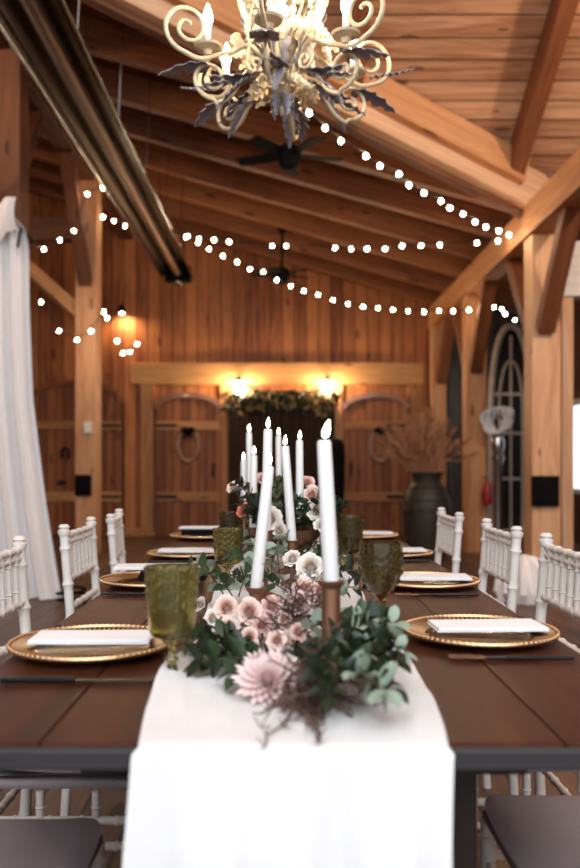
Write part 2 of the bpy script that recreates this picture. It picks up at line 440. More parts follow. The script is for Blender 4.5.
# far wall trims and doors
beam('trim_1', (-2.35, 13.15, 2.53), (2.2, 13.15, 2.53), 0.10, 0.34, M['trim'], 'wide level header board above the arched doors', 'trim')
for i, x in enumerate((-2.1, -0.9, 0.88, 2.08)):
    beam('trim_%d' % (i + 2), (x, 13.16, 0), (x, 13.16, 2.36), 0.13 if abs(x) < 1 else 0.2, 0.08, M['trim'],
         ['upright trim board beside the plank door with the pale wreath', 'upright trim board between the wreath door and the dark drape', 'upright trim board between the dark drape and the wreath door behind the urn', 'upright trim board behind the urn of dried grass'][i], 'trim', up=(0, 1, 0))
beam('baseboard_back', (-3.9, 13.14, 0.06), (2.2, 13.14, 0.06), 0.05, 0.12, M['trim'], 'low baseboard along the gable wall', 'baseboard')
def arch(x0, x1, zs, rise, n=14):
    """points of a segmental arch from (x1, zs) over to (x0, zs)"""
    out = []
    for i in range(n + 1):
        t = i / n * 2 - 1
        out.append(((x0 + x1) / 2 - t * (x0 - x1) / -2 * -1, zs + rise * math.sqrt(max(0, 1 - t * t * 0.96))))
    return out
def door(n, xc, w, zs, rise, label, hinge_side=-1, wreath=False, frame_metal=True):
    t = thing('door_%d' % n, label, 'door', (xc, 13.14, 0), kind='structure')
    pts = [(-w / 2, 0.02)] + [(-w / 2 + w * i / 14, zs + rise * math.sqrt(max(0.0, 1 - (2 * i / 14 - 1) ** 2 * 0.97))) for i in range(15)] + [(w / 2, 0.02)]
    bm = bmesh.new(); prism(bm, pts, -0.06, 0.03); obj('door_leaf', bm, M['doorwood'], t, smooth=False)
    for z, hgt in ((0.62, 0.15), (1.72, 0.13)):
        bm = bmesh.new(); box(bm, (0, -0.08, z), (w - 0.04, 0.04, hgt), bev=0.006); obj('rail', bm, M['trim'], t, smooth=False)
    for s in (-1, 1):
        bm = bmesh.new(); box(bm, (s * (w / 2 - 0.06), -0.075, 1.0), (0.1, 0.03, 1.9), bev=0.006); obj('stile', bm, M['doorwood'], t, smooth=False)
    pa = [Vector((p[0], -0.09, p[1] + 0.03)) for p in pts[1:-1]]
    bm = bmesh.new()
    for a, b in zip(pa, pa[1:]):
        d = b - a; box(bm, (a + b) / 2, (d.length * 1.08, 0.05, 0.075), Matrix.Rotation(-math.atan2(d.z, d.x), 3, 'Y'))
    tag_m = M['glossarch'] if frame_metal else M['rafter']
    obj('arch_frame', bm, tag_m, t, smooth=False)
    bm = bmesh.new(); tube(bm, [(hinge_side * -(w / 2 - 0.12), -0.1, 0.95), (hinge_side * -(w / 2 - 0.12), -0.14, 0.98), (hinge_side * -(w / 2 - 0.12), -0.14, 1.12), (hinge_side * -(w / 2 - 0.12), -0.1, 1.15)], 0.014)
    obj('door_handle', bm, M['black_metal'], t)
    for z in (0.62, 1.72):
        bm = bmesh.new(); box(bm, (hinge_side * (w / 2 - 0.18), -0.107, z), (0.32, 0.012, 0.045), bev=0.004); obj('hinge', bm, M['black_metal'], t, smooth=False)
    return t
door(1, -1.45, 1.02, 1.92, 0.24, 'arched plank door with the pale hoop wreath between trim boards', frame_metal=True)
door(2, 1.45, 1.02, 1.92, 0.24, 'arched plank door behind the urn of dried grass', 1, frame_metal=True)
dd = door(3, -3.2, 1.46, 2.02, 0.34, 'wide arched plank door with dark iron straps behind the drape', 1, frame_metal=False)
# iron pull and horseshoe on the wide door
bm = bmesh.new(); tube(bm, [(-0.15 + 0.055 * math.sin(a), -0.11, 1.28 + 0.1 * math.cos(a)) for a in [R(-140 + 28 * i) for i in range(11)]], 0.02); obj('horseshoe', bm, M['black_metal'], dd)
bm = bmesh.new(); box(bm, (-0.2, -0.1, 0.84), (0.12, 0.03, 0.06), bev=0.008); obj('latch', bm, M['black_metal'], dd, smooth=False)

# dark draped recess between the sconces
t = thing('drape_backdrop', 'dark brown draped backdrop hung between the two wall sconces', 'backdrop', (0, 13.0, 0))
bm = bmesh.new(); grid(bm, 80, 4, lambda u, v: Vector((-0.82 + 1.64 * u, 0.05 + 0.035 * math.sin(u * 95) + 0.02 * math.sin(u * 31), 0.02 + 2.2 * v))); thicken(bm, 0.01)
obj('drape_cloth', bm, M['backdark'], t)
bm = bmesh.new(); tube(bm, [(-0.86, 0.05, 2.24), (0.86, 0.05, 2.24)], 0.02); obj('rail', bm, M['black_metal'], t)
t = thing('foliage_garland', 'leafy garland with golden-lit leaf colour draped along the top of the dark backdrop', 'garland', (0, 12.99, 2.235))
bm = bmesh.new(); tube(bm, [(-0.8 + 1.6 * i / 12, -0.03, -0.04 * math.sin(i / 12 * PI)) for i in range(13)], 0.02); obj('stem', bm, M['stem'], t)
for k, mm in enumerate(('litleaf', 'darkleaf')):
    bm = bmesh.new()
    for i in range(170):
        x = rnd.uniform(-0.82, 0.82); sag = -0.04 * math.sin((x + 0.8) / 1.6 * PI)
        d = Vector((rnd.uniform(-1, 1), rnd.uniform(-0.9, 0.1), rnd.uniform(-1.2, 0.4)))
        leaf_patch(bm, (x, rnd.uniform(-0.14, 0.0), sag - rnd.random() ** 2 * (0.10 + 0.35 * abs(x))), d, (rnd.uniform(-1, 1), -1, rnd.uniform(-1, 1)), rnd.uniform(0.09, 0.17), 0.06, nu=2, nv=3)
    obj('foliage', bm, M[mm], t)
# slim black upright beside the doorway
bm = bmesh.new(); lathe(bm, [(0, 0), (0.16, 0), (0.16, 0.03), (0.075, 0.05), (0.07, 0.5), (0.10, 0.62), (0.115, 1.2), (0.11, 1.36), (0.08, 1.45), (0.03, 1.49), (0, 1.495)], 24)
tag(obj('floor_stand', bm, M['black'], loc=(0.79, 12.1, 0)), 'slim black upright with rounded top in front of the dark drape', 'stand')

# ------------------------------------------------------------------ wall lights
def sconce(x, y, z, lab, g='lantern sconces above the dark backdrop'):
    t = thing('wall_sconce', lab, 'wall lamp', (x, y, z), group=g)
    bm = bmesh.new(); box(bm, (0, 0.10, 0), (0.09, 0.03, 0.2), bev=0.008); obj('wall_plate', bm, M['black_metal'], t, smooth=False)
    bm = bmesh.new(); tube(bm, [(0, 0.1, 0.05), (0, 0.02, 0.14), (0, -0.08, 0.17), (0, -0.11, 0.12)], 0.012); obj('arm', bm, M['black_metal'], t)
    bm = bmesh.new(); lathe(bm, [(0, 0.16), (0.02, 0.15), (0.085, 0.09), (0.085, 0.075), (0, 0.075)], 16, (0, -0.11, 0)); obj('cap', bm, M['black_metal'], t)
    bm = bmesh.new(); lathe(bm, [(0, 0.075), (0.06, 0.07), (0.082, 0.0), (0.07, -0.07), (0.03, -0.1), (0, -0.1)], 16, (0, -0.11, 0)); obj('lamp_globe', bm, M['sconcebulb'], t)
    bm = bmesh.new(); lathe(bm, [(0, -0.10), (0.035, -0.105), (0.012, -0.15), (0, -0.16)], 12, (0, -0.11, 0)); obj('finial', bm, M['black_metal'], t)
    return t
sconce(-0.66, 13.0, 2.31, 'glowing lantern sconce on the header beside the wreath door')
sconce(0.68, 13.0, 2.31, 'glowing lantern sconce on the header above the black upright', )
t = thing('wall_light', 'small downlight glowing on the boards beside the switch plate post', 'wall lamp', (-2.47, 13.1, 3.46))
bm = bmesh.new(); lathe(bm, [(0, 0.1), (0.05, 0.1), (0.08, -0.02), (0.075, -0.02), (0.045, 0.09), (0, 0.09)], 16, (0, -0.09, 0)); obj('lamp_shade', bm, M['black_metal'], t)
bm = bmesh.new(); ball(bm, (0, -0.09, 0.02), 0.042); obj('bulb', bm, M['wallbulb'], t)
bm = bmesh.new(); tube(bm, [(0, 0.02, 0.12), (0, -0.09, 0.13), (0, -0.09, 0.1)], 0.012); obj('arm', bm, M['black_metal'], t)

# hoop wreaths
def wreath(x, z, lab, rx=0.16, rz=0.24):
    t = thing('hoop_wreath', lab, 'wreath', (x, 12.98, z))
    bm = bmesh.new()
    for k in range(4):
        ph = k * 1.3
        n = 40
        pts = [Vector(((rx + 0.018 * math.sin(7 * a + ph)) * math.cos(a), 0.018 * math.cos(7 * a + ph), (rz + 0.018 * math.cos(5 * a + ph)) * math.sin(a))) for a in [2 * PI * i / n for i in range(n + 1)]]
        tube(bm, pts, 0.011, 6, caps=False)
    obj('twig_rope', bm, M['wreath'], t)
    bm = bmesh.new()
    for s in (-1, 1):
        leaf_patch(bm, (0, -0.03, rz), (s, -0.2, -0.25), (0, -1, 0), 0.13, 0.09, bend=0.05)
        leaf_patch(bm, (0, -0.03, rz), (s * 0.35, -0.1, -1), (0, -1, 0), 0.15, 0.06, bend=0.05)
    ball(bm, (0, -0.04, rz), 0.03)
    obj('bow', bm, M['black'], t)
wreath(-1.44, 1.42, 'pale oval hoop wreath with dark bow on the plank door')
wreath(1.52, 1.42, 'pale oval hoop wreath hanging beside the dried grass')

# ------------------------------------------------------------------ aisle: gothic frame, tulle stand, red canister, pouf
t = thing('gothic_frame', 'weathered grey pointed gothic window frame against the dark aisle wall', 'window frame', (3.52, 13.0, 0))
def gothic(w, z0, zs, zt, n=12):
    L_ = [(-w / 2, z0)]; 
    for i in range(n + 1):
        a = i / n; L_.append((-w / 2 * math.cos(a * PI / 2) ** 0.8 if i < n else 0.0, zs + (zt - zs) * math.sin(a * PI / 2) ** 1.15))
    return L_ + [(-x, z) for x, z in L_[::-1][1:]]
for nm, w, zt, r in (('outer_arch', 0.62, 3.25, 0.05), ('inner_arch', 0.36, 2.7, 0.022)):
    bm = bmesh.new(); tube(bm, [(x, -0.02, z) for x, z in gothic(w, 0.05, 2.0, zt)], r, 4); obj(nm, bm, M['greypaint'], t, smooth=False)
bm = bmesh.new()
for z in (0.1, 0.9, 1.6, 2.2): box(bm, (0, -0.01, z), (0.6, 0.03, 0.04))
box(bm, (0, -0.01, 1.6), (0.03, 0.035, 3.0)); obj('muntin', bm, M['greypaint'], t, smooth=False)
bm = bmesh.new(); prism(bm, gothic(0.6, 0.05, 2.0, 3.2), 0.02, 0.03); obj('pane', bm, M['darkglass'], t, smooth=False)
t = thing('tulle_stand', 'silver pedestal stand dressed with pale tulle behind the middle chair', 'stand', (2.66, 10.4, 0))
bm = bmesh.new(); lathe(bm, [(0, 0), (0.17, 0), (0.17, 0.03), (0.06, 0.06), (0.055, 1.15), (0.075, 1.18), (0.075, 1.22), (0, 1.22)], 20); obj('pedestal', bm, M['silver'], t)
bm = bmesh.new(); lathe(bm, [(0, 1.22), (0.05, 1.24), (0.085, 1.36), (0.06, 1.48), (0.03, 1.52), (0, 1.52)], 18); obj('vase', bm, M['silver'], t)
bm = bmesh.new()
for k in range(7):
    a = k * 0.9; ro = 0.18 + 0.05 * math.sin(k * 2.1)
    tube(bm, [(ro * math.cos(a + b) * (0.7 + 0.3 * math.sin(b * 1.3)), 0.12 * math.sin(a + b), 1.66 + 0.16 * math.sin(b * 1.1 + k)) for b in [i * 0.35 for i in range(12)]], [0.012 + 0.02 * abs(math.sin(i * 0.8 + k)) for i in range(12)], 6)
obj('tulle_folds', bm, M['tulle'], t)
t = thing('fire_canister', 'small red canister low beside the post of the gothic frame', 'canister', (2.54, 10.45, 0.62))
bm = bmesh.new(); lathe(bm, [(0, 0), (0.05, 0), (0.055, 0.02), (0.055, 0.24), (0.03, 0.28), (0, 0.285)], 16); obj('body', bm, M['red'], t)
bm = bmesh.new(); tube(bm, [(0, 0, 0.28), (0, 0, 0.33), (-0.06, 0, 0.34)], 0.012); obj('valve', bm, M['black_metal'], t)
bm = bmesh.new(); box(bm, (-0.0, 0.14, 0.12), (0.06, 0.22, 0.05)); obj('bracket', bm, M['black_metal'], t, smooth=False)
bm = bmesh.new()
def pouf_warp(j, k, r, z): return 0.02 * math.sin(k * 1.9 + j) + 0.012 * math.sin(k * 4.1)
lathe(bm, [(0, 0.0), (0.2, 0.0), (0.23, 0.08), (0.21, 0.2), (0.15, 0.3), (0.07, 0.36), (0, 0.38)], 32, warp=pouf_warp)
tag(obj('cloth_bundle', bm, M['sheer'], loc=(1.98, 6.9, 0)), 'white gathered cloth bundle on the floor behind the middle chair', 'cloth')

# black boxes and plates on posts
def wallbox(name, x, y, z, sx, sz, m, lab, cat):
    t = thing(name, lab, cat, (x, y, z))
    bm = bmesh.new(); box(bm, (0, 0, 0), (sx, 0.05, sz), bev=0.006); obj('housing', bm, m, t, smooth=False)
    bm = bmesh.new(); box(bm, (0, -0.03, 0), (sx * 0.7, 0.012, sz * 0.7), bev=0.004); obj('cover', bm, m, t, smooth=False)
wallbox('outlet_box', 2.43, 7.79, 0.87, 0.25, 0.28, M['black'], 'black outlet box on the timber post beside the chairs', 'outlet box')
wallbox('outlet_box', -2.46, 10.44, 0.86, 0.2, 0.26, M['black'], 'black outlet box under the switch plate on the tall post', 'outlet box')
wallbox('switch_plate', -2.40, 10.44, 1.57, 0.1, 0.15, M['white_paint'], 'white switch plate on the tall timber post', 'switch')
bm = bmesh.new(); tube(bm, [(-1.68 + 0.11 * math.cos(a) * (1 + 0.05 * math.sin(3 * a)), 6.72 + 0.11 * math.sin(a), 0.012 + 0.004 * i) for i, a in enumerate([k * 0.5 for k in range(30)])], 0.012)
tag(obj('cable_coil', bm, M['black'], ), 'black cable coil on the floor at the foot of the white drape', 'cable')

# urn with dried grasses
t = thing('floor_urn', 'large dark floor urn holding dried grasses beside the wreath door', 'urn', (1.63, 9.5, 0))
bm = bmesh.new(); lathe(bm, [(0, 0), (0.17, 0), (0.19, 0.05), (0.25, 0.35), (0.275, 0.58), (0.265, 0.72), (0.2, 0.86), (0.155, 0.92), (0.16, 0.98), (0.19, 1.02), (0.185, 1.03), (0.14, 0.98), (0.13, 0.9), (0, 0.88)], 40); obj('body', bm, M['urn'], t)
bm = bmesh.new()
for z, r in ((0.72, 0.268), (0.62, 0.276), (0.86, 0.202)):
    tube(bm, [(r * math.cos(a), r * math.sin(a), z) for a in [2 * PI * i / 32 for i in range(33)]], 0.008, 6, caps=False)
obj('band', bm, M['urn'], t)
t = thing('dried_grass_bunch', 'spreading bunch of dried brown grasses standing in the dark urn', 'dried flowers', (1.63, 9.5, 0.9))
bm = bmesh.new(); bf = bmesh.new()
for i in range(75):
    a = rnd.uniform(0, 2 * PI); sp = rnd.random() ** 0.7 * 0.5; hgt = rnd.uniform(0.45, 0.85) - sp * 0.35
    tip = Vector((sp * math.cos(a) * 1.1, sp * math.sin(a) * 0.8, hgt)); b0 = Vector((0.09 * math.cos(a), 0.09 * math.sin(a), 0.03))
    pts = [b0.lerp(tip, s) + Vector((0, 0, 0.06 * math.sin(s * PI))) for s in (0, .25, .5, .75, 1)]
    tube(bm, pts, [0.004, 0.004, 0.0035, 0.003, 0.002], 4)
    d = (pts[4] - pts[3]).normalized()
    for k in range(16):
        p = pts[2].lerp(pts[4], k / 15) ; dd_ = d + Vector((rnd.uniform(-.5, .5), rnd.uniform(-.5, .5), rnd.uniform(-.4, .3)))
        leaf_patch(bf, p, dd_, (rnd.uniform(-1, 1), -1, rnd.uniform(-1, 1)), rnd.uniform(0.06, 0.12), 0.016, nu=1, nv=3, shape='lance')
obj('stem', bm, M['dried'], t); obj('fronds', bf, M['dried'], t)

# ------------------------------------------------------------------ white drape
t = thing('sheer_drape', 'long white sheer drape tied to the dark post and pooling on the floor', 'drape', (-2.3, 6.9, 0))
def drape_edge(z):
    k = [(0.0, 0.50), (0.06, 0.47), (0.4, 0.42), (0.82, 0.36), (1.64, 0.27), (2.4, 0.25), (2.88, 0.25), (3.02, 0.22), (3.16, 0.10)]
    for (a, b), (c, d) in zip(k, k[1:]):
        if z <= c: return b + (d - b) * (z - a) / (c - a)
    return k[-1][1]
def drape_fn(u, v):
    z = 3.15 * v + 0.01
    s = 1 - v
    w0, w1 = -0.62 + 0.25 * max(0, v - 0.9) / 0.1, drape_edge(z)
    x = w0 + (w1 - w0) * u
    fold = 0.05 * math.sin(u * 34 + v * 0.8) * (0.5 + s * 0.7) + 0.025 * math.sin(u * 71 + 1 + v * 2)
    return Vector((x, fold - 0.05 + 0.08 * s, z))
bm = bmesh.new(); grid(bm, 120, 40, drape_fn); thicken(bm, 0.003); obj('drape_cloth', bm, M['sheer'], t)
bm = bmesh.new(); grid(bm, 40, 12, lambda u, v: Vector((-0.5 + 0.66 * u, -0.14 + 0.04 * math.sin(u * 26) - 0.05 * math.sin(v * PI), 2.98 + 0.26 * v - 0.10 * math.sin(u * PI * 1.0) * (1 - v) + 0.04 * math.sin(u * 7)))); thicken(bm, 0.004); obj('swag_cloth', bm, M['sheer'], t)
bm = bmesh.new(); tube(bm, [(-0.06 + 0.22 * math.cos(a), 0.4 + 0.24 * math.sin(a) - 0.05, 3.06 + 0.02 * math.sin(a * 2)) for a in [2 * PI * i / 20 for i in range(21)]], 0.018, 8); obj('tie_cord', bm, M['cord'], t)
bm = bmesh.new(); tube(bm, [(0.15, 0.3, 3.06), (0.17, 0.0, 3.05), (0.2, -0.15, 2.95), (0.19, -0.16, 2.85)], 0.012); obj('tie_tail', bm, M['cord'], t)

# ------------------------------------------------------------------ tube heater
t = thing('tube_heater', 'long steel radiant tube heater hung under the ceiling', 'heater', (-1.42, 11.5, 3.72))
HL = 9.0
bm = bmesh.new()
prof = [(-0.215, -0.06), (-0.19, -0.005), (-0.11, 0.10), (0.11, 0.10), (0.19, -0.005), (0.215, -0.06)]
vs0 = [bm.verts.new((x, 0, z)) for x, z in prof]; vs1 = [bm.verts.new((x, -HL, z)) for x, z in prof]
for i in range(5): bm.faces.new((vs0[i], vs0[i + 1], vs1[i + 1], vs1[i]))
thicken(bm, 0.006); obj('reflector', bm, M['steel'], t, smooth=False)
bm = bmesh.new(); tube(bm, [(0.0, -0.05, 0.0), (0.0, -HL + 0.05, 0.0)], 0.055, 16); obj('burner_tube', bm, M['tubesteel'], t)
for s in (-1, 1):
    bm = bmesh.new(); tube(bm, [(s * 0.215, 0, -0.06), (s * 0.215, -HL, -0.06)], 0.012, 6); obj('lip', bm, M['steel'], t)
bm = bmesh.new(); box(bm, (0, 0.04, 0.0), (0.36, 0.16, 0.22), bev=0.02); obj('end_box', bm, M['black'], t, smooth=False)
bm = bmesh.new(); lathe(bm, [(0, -0.16), (0.03, -0.155), (0.05, -0.13), (0.05, -0.1), (0, -0.1)], 12, (0.0, 0.0, -0.01)); obj('exhaust_cap', bm, M['steel'], t)
for k in range(7):
    y = -0.7 - k * 1.35
    bm = bmesh.new(); tube(bm, [(-0.2, y, -0.05), (-0.19, y, 0.0), (-0.11, y, 0.11), (0.11, y, 0.11), (0.19, y, 0.0), (0.2, y, -0.05)], 0.010, 6); obj('bracket', bm, M['steel'], t)
    zt = roof_z(-1.42) + 0.2 - 3.72
    for s in (-1, 1):
        bm = bmesh.new(); tube(bm, [(s * 0.11, y, 0.11), (s * 0.16, y, zt)], 0.006, 5); obj('hanger_chain', bm, M['steel'], t)

# ------------------------------------------------------------------ ceiling fans
def fan(x, y, z, r, lab, ph):
    t = thing('ceiling_fan', lab, 'fan', (x, y, z))
    bm = bmesh.new(); lathe(bm, [(0, -0.14), (0.05, -0.13), (0.09, -0.09), (0.11, -0.02), (0.11, 0.05), (0.06, 0.09), (0, 0.09)], 20); obj('motor', bm, M['black'], t)
    zt = roof_z(x) + 0.1 - z
    bm = bmesh.new(); tube(bm, [(0, 0, 0.08), (0, 0, zt)], 0.018); lathe(bm, [(0, zt), (0.07, zt - 0.01), (0.05, zt - 0.08), (0, zt - 0.08)], 14); obj('rod', bm, M['black'], t)
    for k in range(5):
        a = ph + k * 2 * PI / 5
        bm = bmesh.new(); box(bm, (r * 0.58, 0, 0), (r * 0.84, 0.13, 0.014), Matrix.Rotation(0.2, 3, 'X'), bev=0.005); box(bm, (0.14, 0, 0.0), (0.12, 0.04, 0.012))
        obj('blade', bm, M['black'], t, rot=(0, 0, a), smooth=False)
fan(0.06, 7.6, 3.9, 0.5, 'dark ceiling fan below the rafters behind the chandelier', 0.25)
fan(0.0, 11.55, 3.72, 0.42, 'small dark ceiling fan close to the gable wall', 0.6)

# ------------------------------------------------------------------ string lights
bmb = bmesh.new()
ball(bmb, (0, 0, -0.014), 0.0155, 12, 1.15)
lathe(bmb, [(0, 0.02), (0.008, 0.02), (0.009, 0.0), (0, 0.0)], 8, mi=1)
BULB = to_mesh('bulb', bmb, [M['bulb'], M['cord']])
def strand(lab, pts, ends=True):
    """pts: (px, py, depth) of the bulbs along one cord"""
    W = [P(*p) for p in pts]
    o = W[0].copy()
    t = thing('string_light', lab, 'string lights', o)
    bm = bmesh.new(); path = []
    for i, p in enumerate(W):
        if i:
            q = W[i - 1]
            path.append((p + q) / 2 - o + Vector((0, 0, 0.025 - 0.012)))
        path.append(p - o + Vector((0, 0, 0.028)))
    tube(bm, path, 0.006, 5); obj('cord', bm, M['cord'], t)
    for p in W: obj('bulb', BULB, None, t, loc=p - o + Vector((0, 0, 0.014)))
def dl(pxs, d0, d1):
    n = len(pxs)
    return [(x, y, d0 + (d1 - d0) * i / max(1, n - 1)) for i, (x, y) in enumerate(pxs)]
strand('string of warm bulbs falling from the chandelier to the outlet post', dl([(296, 100), (309, 113), (325, 128), (341, 141), (366, 156), (380, 166), (399, 174), (409, 185), (424, 193), (441, 201), (450, 208), (463, 214), (475, 222), (486, 227), (499, 231), (509, 235)], 5.6, 8.0))
strand('nearly level string of warm bulbs across the middle of the room', dl([(103, 217), (114, 221), (125, 226), (137, 229), (186, 237), (199, 239), (214, 240), (229, 242), (272, 246), (286, 246), (335, 248), (351, 249), (367, 249), (385, 249), (402, 246), (421, 246), (440, 245), (477, 243), (498, 241)], 10.9, 8.4))
strand('long sagging string of warm bulbs in front of the gable wall', dl([(188, 236), (198, 243), (209, 249), (223, 256), (237, 262), (250, 269), (263, 272), (277, 280), (291, 286), (304, 291), (318, 295), (333, 300), (348, 304), (363, 307), (378, 308), (393, 310), (408, 311), (424, 312), (439, 311), (453, 311), (469, 310)], 11.0, 10.2))
strand('short string of bulbs in the aisle before the gothic frame', dl([(494, 307), (502, 309), (505, 314), (515, 320), (522, 318), (524, 323)], 11.3, 10.9))
strand('string of bulbs rising along the lit brace in the side bay', dl([(0, 251), (44, 249), (60, 240), (74, 231), (87, 194), (103, 188)], 9.0, 9.9))
strand('cluster string of bulbs looping round the switch plate post', dl([(41, 302), (59, 331), (77, 340), (91, 331), (104, 312), (107, 318), (117, 341), (123, 353), (130, 352), (137, 344)], 9.7, 10.0))

# ------------------------------------------------------------------ chandelier
CX, CY, CZ = 0.003, 3.0, 2.445                                 # hub
ch = thing('chandelier', 'ornate cream scrollwork chandelier with grey metal leaves above the table', 'chandelier', (CX, CY, CZ))
bm = bmesh.new()
lathe(bm, [(0, -0.10), (0.012, -0.09), (0.02, -0.07), (0.01, -0.05), (0.03, -0.03), (0.045, 0.0), (0.03, 0.03), (0.018, 0.05), (0.024, 0.10), (0.04, 0.15), (0.03, 0.20), (0.018, 0.24), (0.022, 0.32), (0.045, 0.38), (0.03, 0.44), (0.015, 0.48), (0.012, 0.75), (0, 0.75)], 20)
obj('column', bm, M['antique'], ch)
bm = bmesh.new()
for k in range(26):
    z = 0.75 + k * 0.042; a = (k % 2) * PI / 2
    tube(bm, [(0.014 * math.cos(b) * math.cos(a), 0.014 * math.cos(b) * math.sin(a), z + 0.03 * math.sin(b)) for b in [2 * PI * i / 12 for i in range(13)]], 0.004, 5, caps=False)
obj('chain', bm, M['antique'], ch)
bm = bmesh.new(); zc = 0.75 + 26 * 0.042
lathe(bm, [(0.0, zc - 0.03), (0.02, zc - 0.03), (0.02, cross_z(CY) + RT - CZ), (0, cross_z(CY) + RT - CZ)], 10); obj('rod', bm, M['antique'], ch)
def spiral(cx, cz, r0, a0, turns, n=26, shrink=0.82):
    """(r, z) points winding inwards round (cx, cz)"""
    return [(cx + r0 * (1 - shrink * i / n) * math.cos(a0 + turns * 2 * PI * i / n), cz + r0 * (1 - shrink * i / n) * math.sin(a0 + turns * 2 * PI * i / n)) for i in range(n + 1)]
def smooth(pts, n=40):
    """Catmull-Rom through (r, z) points"""
    out = []
    for i in range(len(pts) - 1):
        p0, p1, p2, p3 = pts[max(0, i - 1)], pts[i], pts[i + 1], pts[min(len(pts) - 1, i + 2)]
        for k in range(5):
            s = k / 5
            out.append(tuple(0.5 * (2 * p1[j] + (p2[j] - p0[j]) * s + (2 * p0[j] - 5 * p1[j] + 4 * p2[j] - p3[j]) * s * s + (3 * p1[j] - p0[j] - 3 * p2[j] + p3[j]) * s ** 3) for j in (0, 1)))
    return out + [pts[-1]]
upper = smooth([(0.03, 0.0), (0.06, 0.10), (0.13, 0.185), (0.22, 0.165), (0.30, 0.135), (0.36, 0.150)]) + spiral(0.345, 0.235, 0.085, R(-65), 1.55, 34)
lower = smooth([(0.035, 0.02), (0.09, 0.06), (0.15, 0.05), (0.20, -0.01), (0.245, -0.035)]) + spiral(0.262, 0.045, 0.068, R(-95), 1.5, 30)
inner = smooth([(0.02, 0.24), (0.05, 0.40), (0.10, 0.44), (0.15, 0.40), (0.15, 0.31)]) + spiral(0.115, 0.30, 0.038, 0.0, -1.3, 22)
low_in = smooth([(0.03, 0.05), (0.07, 0.14), (0.12, 0.15), (0.13, 0.08)]) + spiral(0.10, 0.075, 0.035, 0.1, -1.3, 20)
def drop(pts): return [(r, z - 0.075 * min(1, max(0, (r - 0.02) / 0.16))) for r, z in pts]
upper, lower = drop(upper), [(r, z - 0.05 * min(1, max(0, (r - 0.02) / 0.16))) for r, z in lower]
def rz_tube(bm, pts, r, seg=8):
    tube(bm, [(x, 0, z) for x, z in pts], r, seg)
def acanthus(bm, base, d, n, length, width, lobes=5, bend=0.3):
    d = Vector(d).normalized(); n = Vector(n); n = (n - d * n.dot(d)).normalized(); s = d.cross(n); base = Vector(base)
    nv = lobes * 4
    def fn(u, v):
        uu = 2 * u - 1
        env = math.sin(PI * min(1, 0.08 + v * 0.92) ** 0.75) ** 0.7 if v < 1 else 0.02
        lob = 0.55 + 0.45 * abs(math.sin(v * lobes * PI))
        w = max(0.02, env * lob) * width / 2
        return base + d * v * length + s * uu * w + n * (0.35 * abs(uu) * w - bend * length * v * v + 0.004 * math.sin(v * lobes * 2 * PI) * abs(uu))
    grid(bm, 4, nv, fn)
acs = []
for k in range(6):
    arm = bpy.data.objects.new('arm', None); C.objects.link(arm); arm.parent = ch; arm.rotation_euler = (0, 0, R(20 + 60 * k))
    if k == 0:
        bm = bmesh.new(); n_ = len(upper)
        rz_tube(bm, upper, [0.0095 - 0.003 * i / n_ for i in range(n_)]); me_u = to_mesh('scroll', bm, M['antique'])
        bm = bmesh.new(); n_ = len(lower); rz_tube(bm, lower, [0.0088 - 0.003 * i / n_ for i in range(n_)]); me_l = to_mesh('scroll', bm, M['antique'])
        bm = bmesh.new(); rz_tube(bm, inner, 0.0065); rz_tube(bm, low_in, 0.0065); me_i = to_mesh('scroll', bm, M['antique'])
        bm = bmesh.new(); lathe(bm, [(0, 0.15), (0.012, 0.15), (0.018, 0.165), (0.046, 0.175), (0.05, 0.183), (0.02, 0.186), (0.016, 0.19), (0, 0.19)], 16, (0.275, 0, 0)); bmesh.ops.translate(bm, verts=bm.verts, vec=(0, 0, -0.075)); me_d = to_mesh('drip_pan', bm, M['antique'])
        bm = bmesh.new(); lathe(bm, [(0, 0.185), (0.0115, 0.185), (0.0115, 0.245), (0.006, 0.247), (0, 0.247)], 12, (0.275, 0, 0)); bmesh.ops.translate(bm, verts=bm.verts, vec=(0, 0, -0.075)); me_c = to_mesh('candle_sleeve', bm, M['wax'])
        bm = bmesh.new(); lathe(bm, [(0, 0.272), (0.008, 0.273), (0.0165, 0.295), (0.0155, 0.315), (0.008, 0.338), (0.002, 0.352), (0, 0.354)], 12, (0.275, 0, 0)); bmesh.ops.translate(bm, verts=bm.verts, vec=(0, 0, -0.10)); me_b = to_mesh('bulb', bm, M['flamebulb'])
        bm = bmesh.new()
        acanthus(bm, (0.27, 0, 0.045), (1, 0, 0.12), (0, 0, -1), 0.17, 0.10, 4, -0.5)
        acanthus(bm, (0.20, 0, 0.0), (1, 0, -0.15), (0, 0, -1), 0.13, 0.05, 4, -0.2)
        acanthus(bm, (0.09, 0, 0.05), (1, 0.0, -0.35), (0, 0, -1), 0.18, 0.10, 5, 0.1)
        acanthus(bm, (0.06, 0, 0.06), (0.35, 0.1, 1), (1, 0, 0), 0.28, 0.085, 6, -0.1)
        acanthus(bm, (0.12, 0, 0.02), (0.8, 0.1, -0.65), (0.5, 0, 1), 0.19, 0.06, 6, 0.12)
        thicken(bm, 0.003)
        me_a = to_mesh('leaf_spray', bm, M['greyleaf'], True, 60)
    for nm, me in (('scroll', me_u), ('scroll', me_l), ('scroll', me_i), ('drip_pan', me_d), ('candle_sleeve', me_c), ('bulb', me_b), ('leaf_spray', me_a)):
        obj(nm, me, None, arm)
bm = bmesh.new()
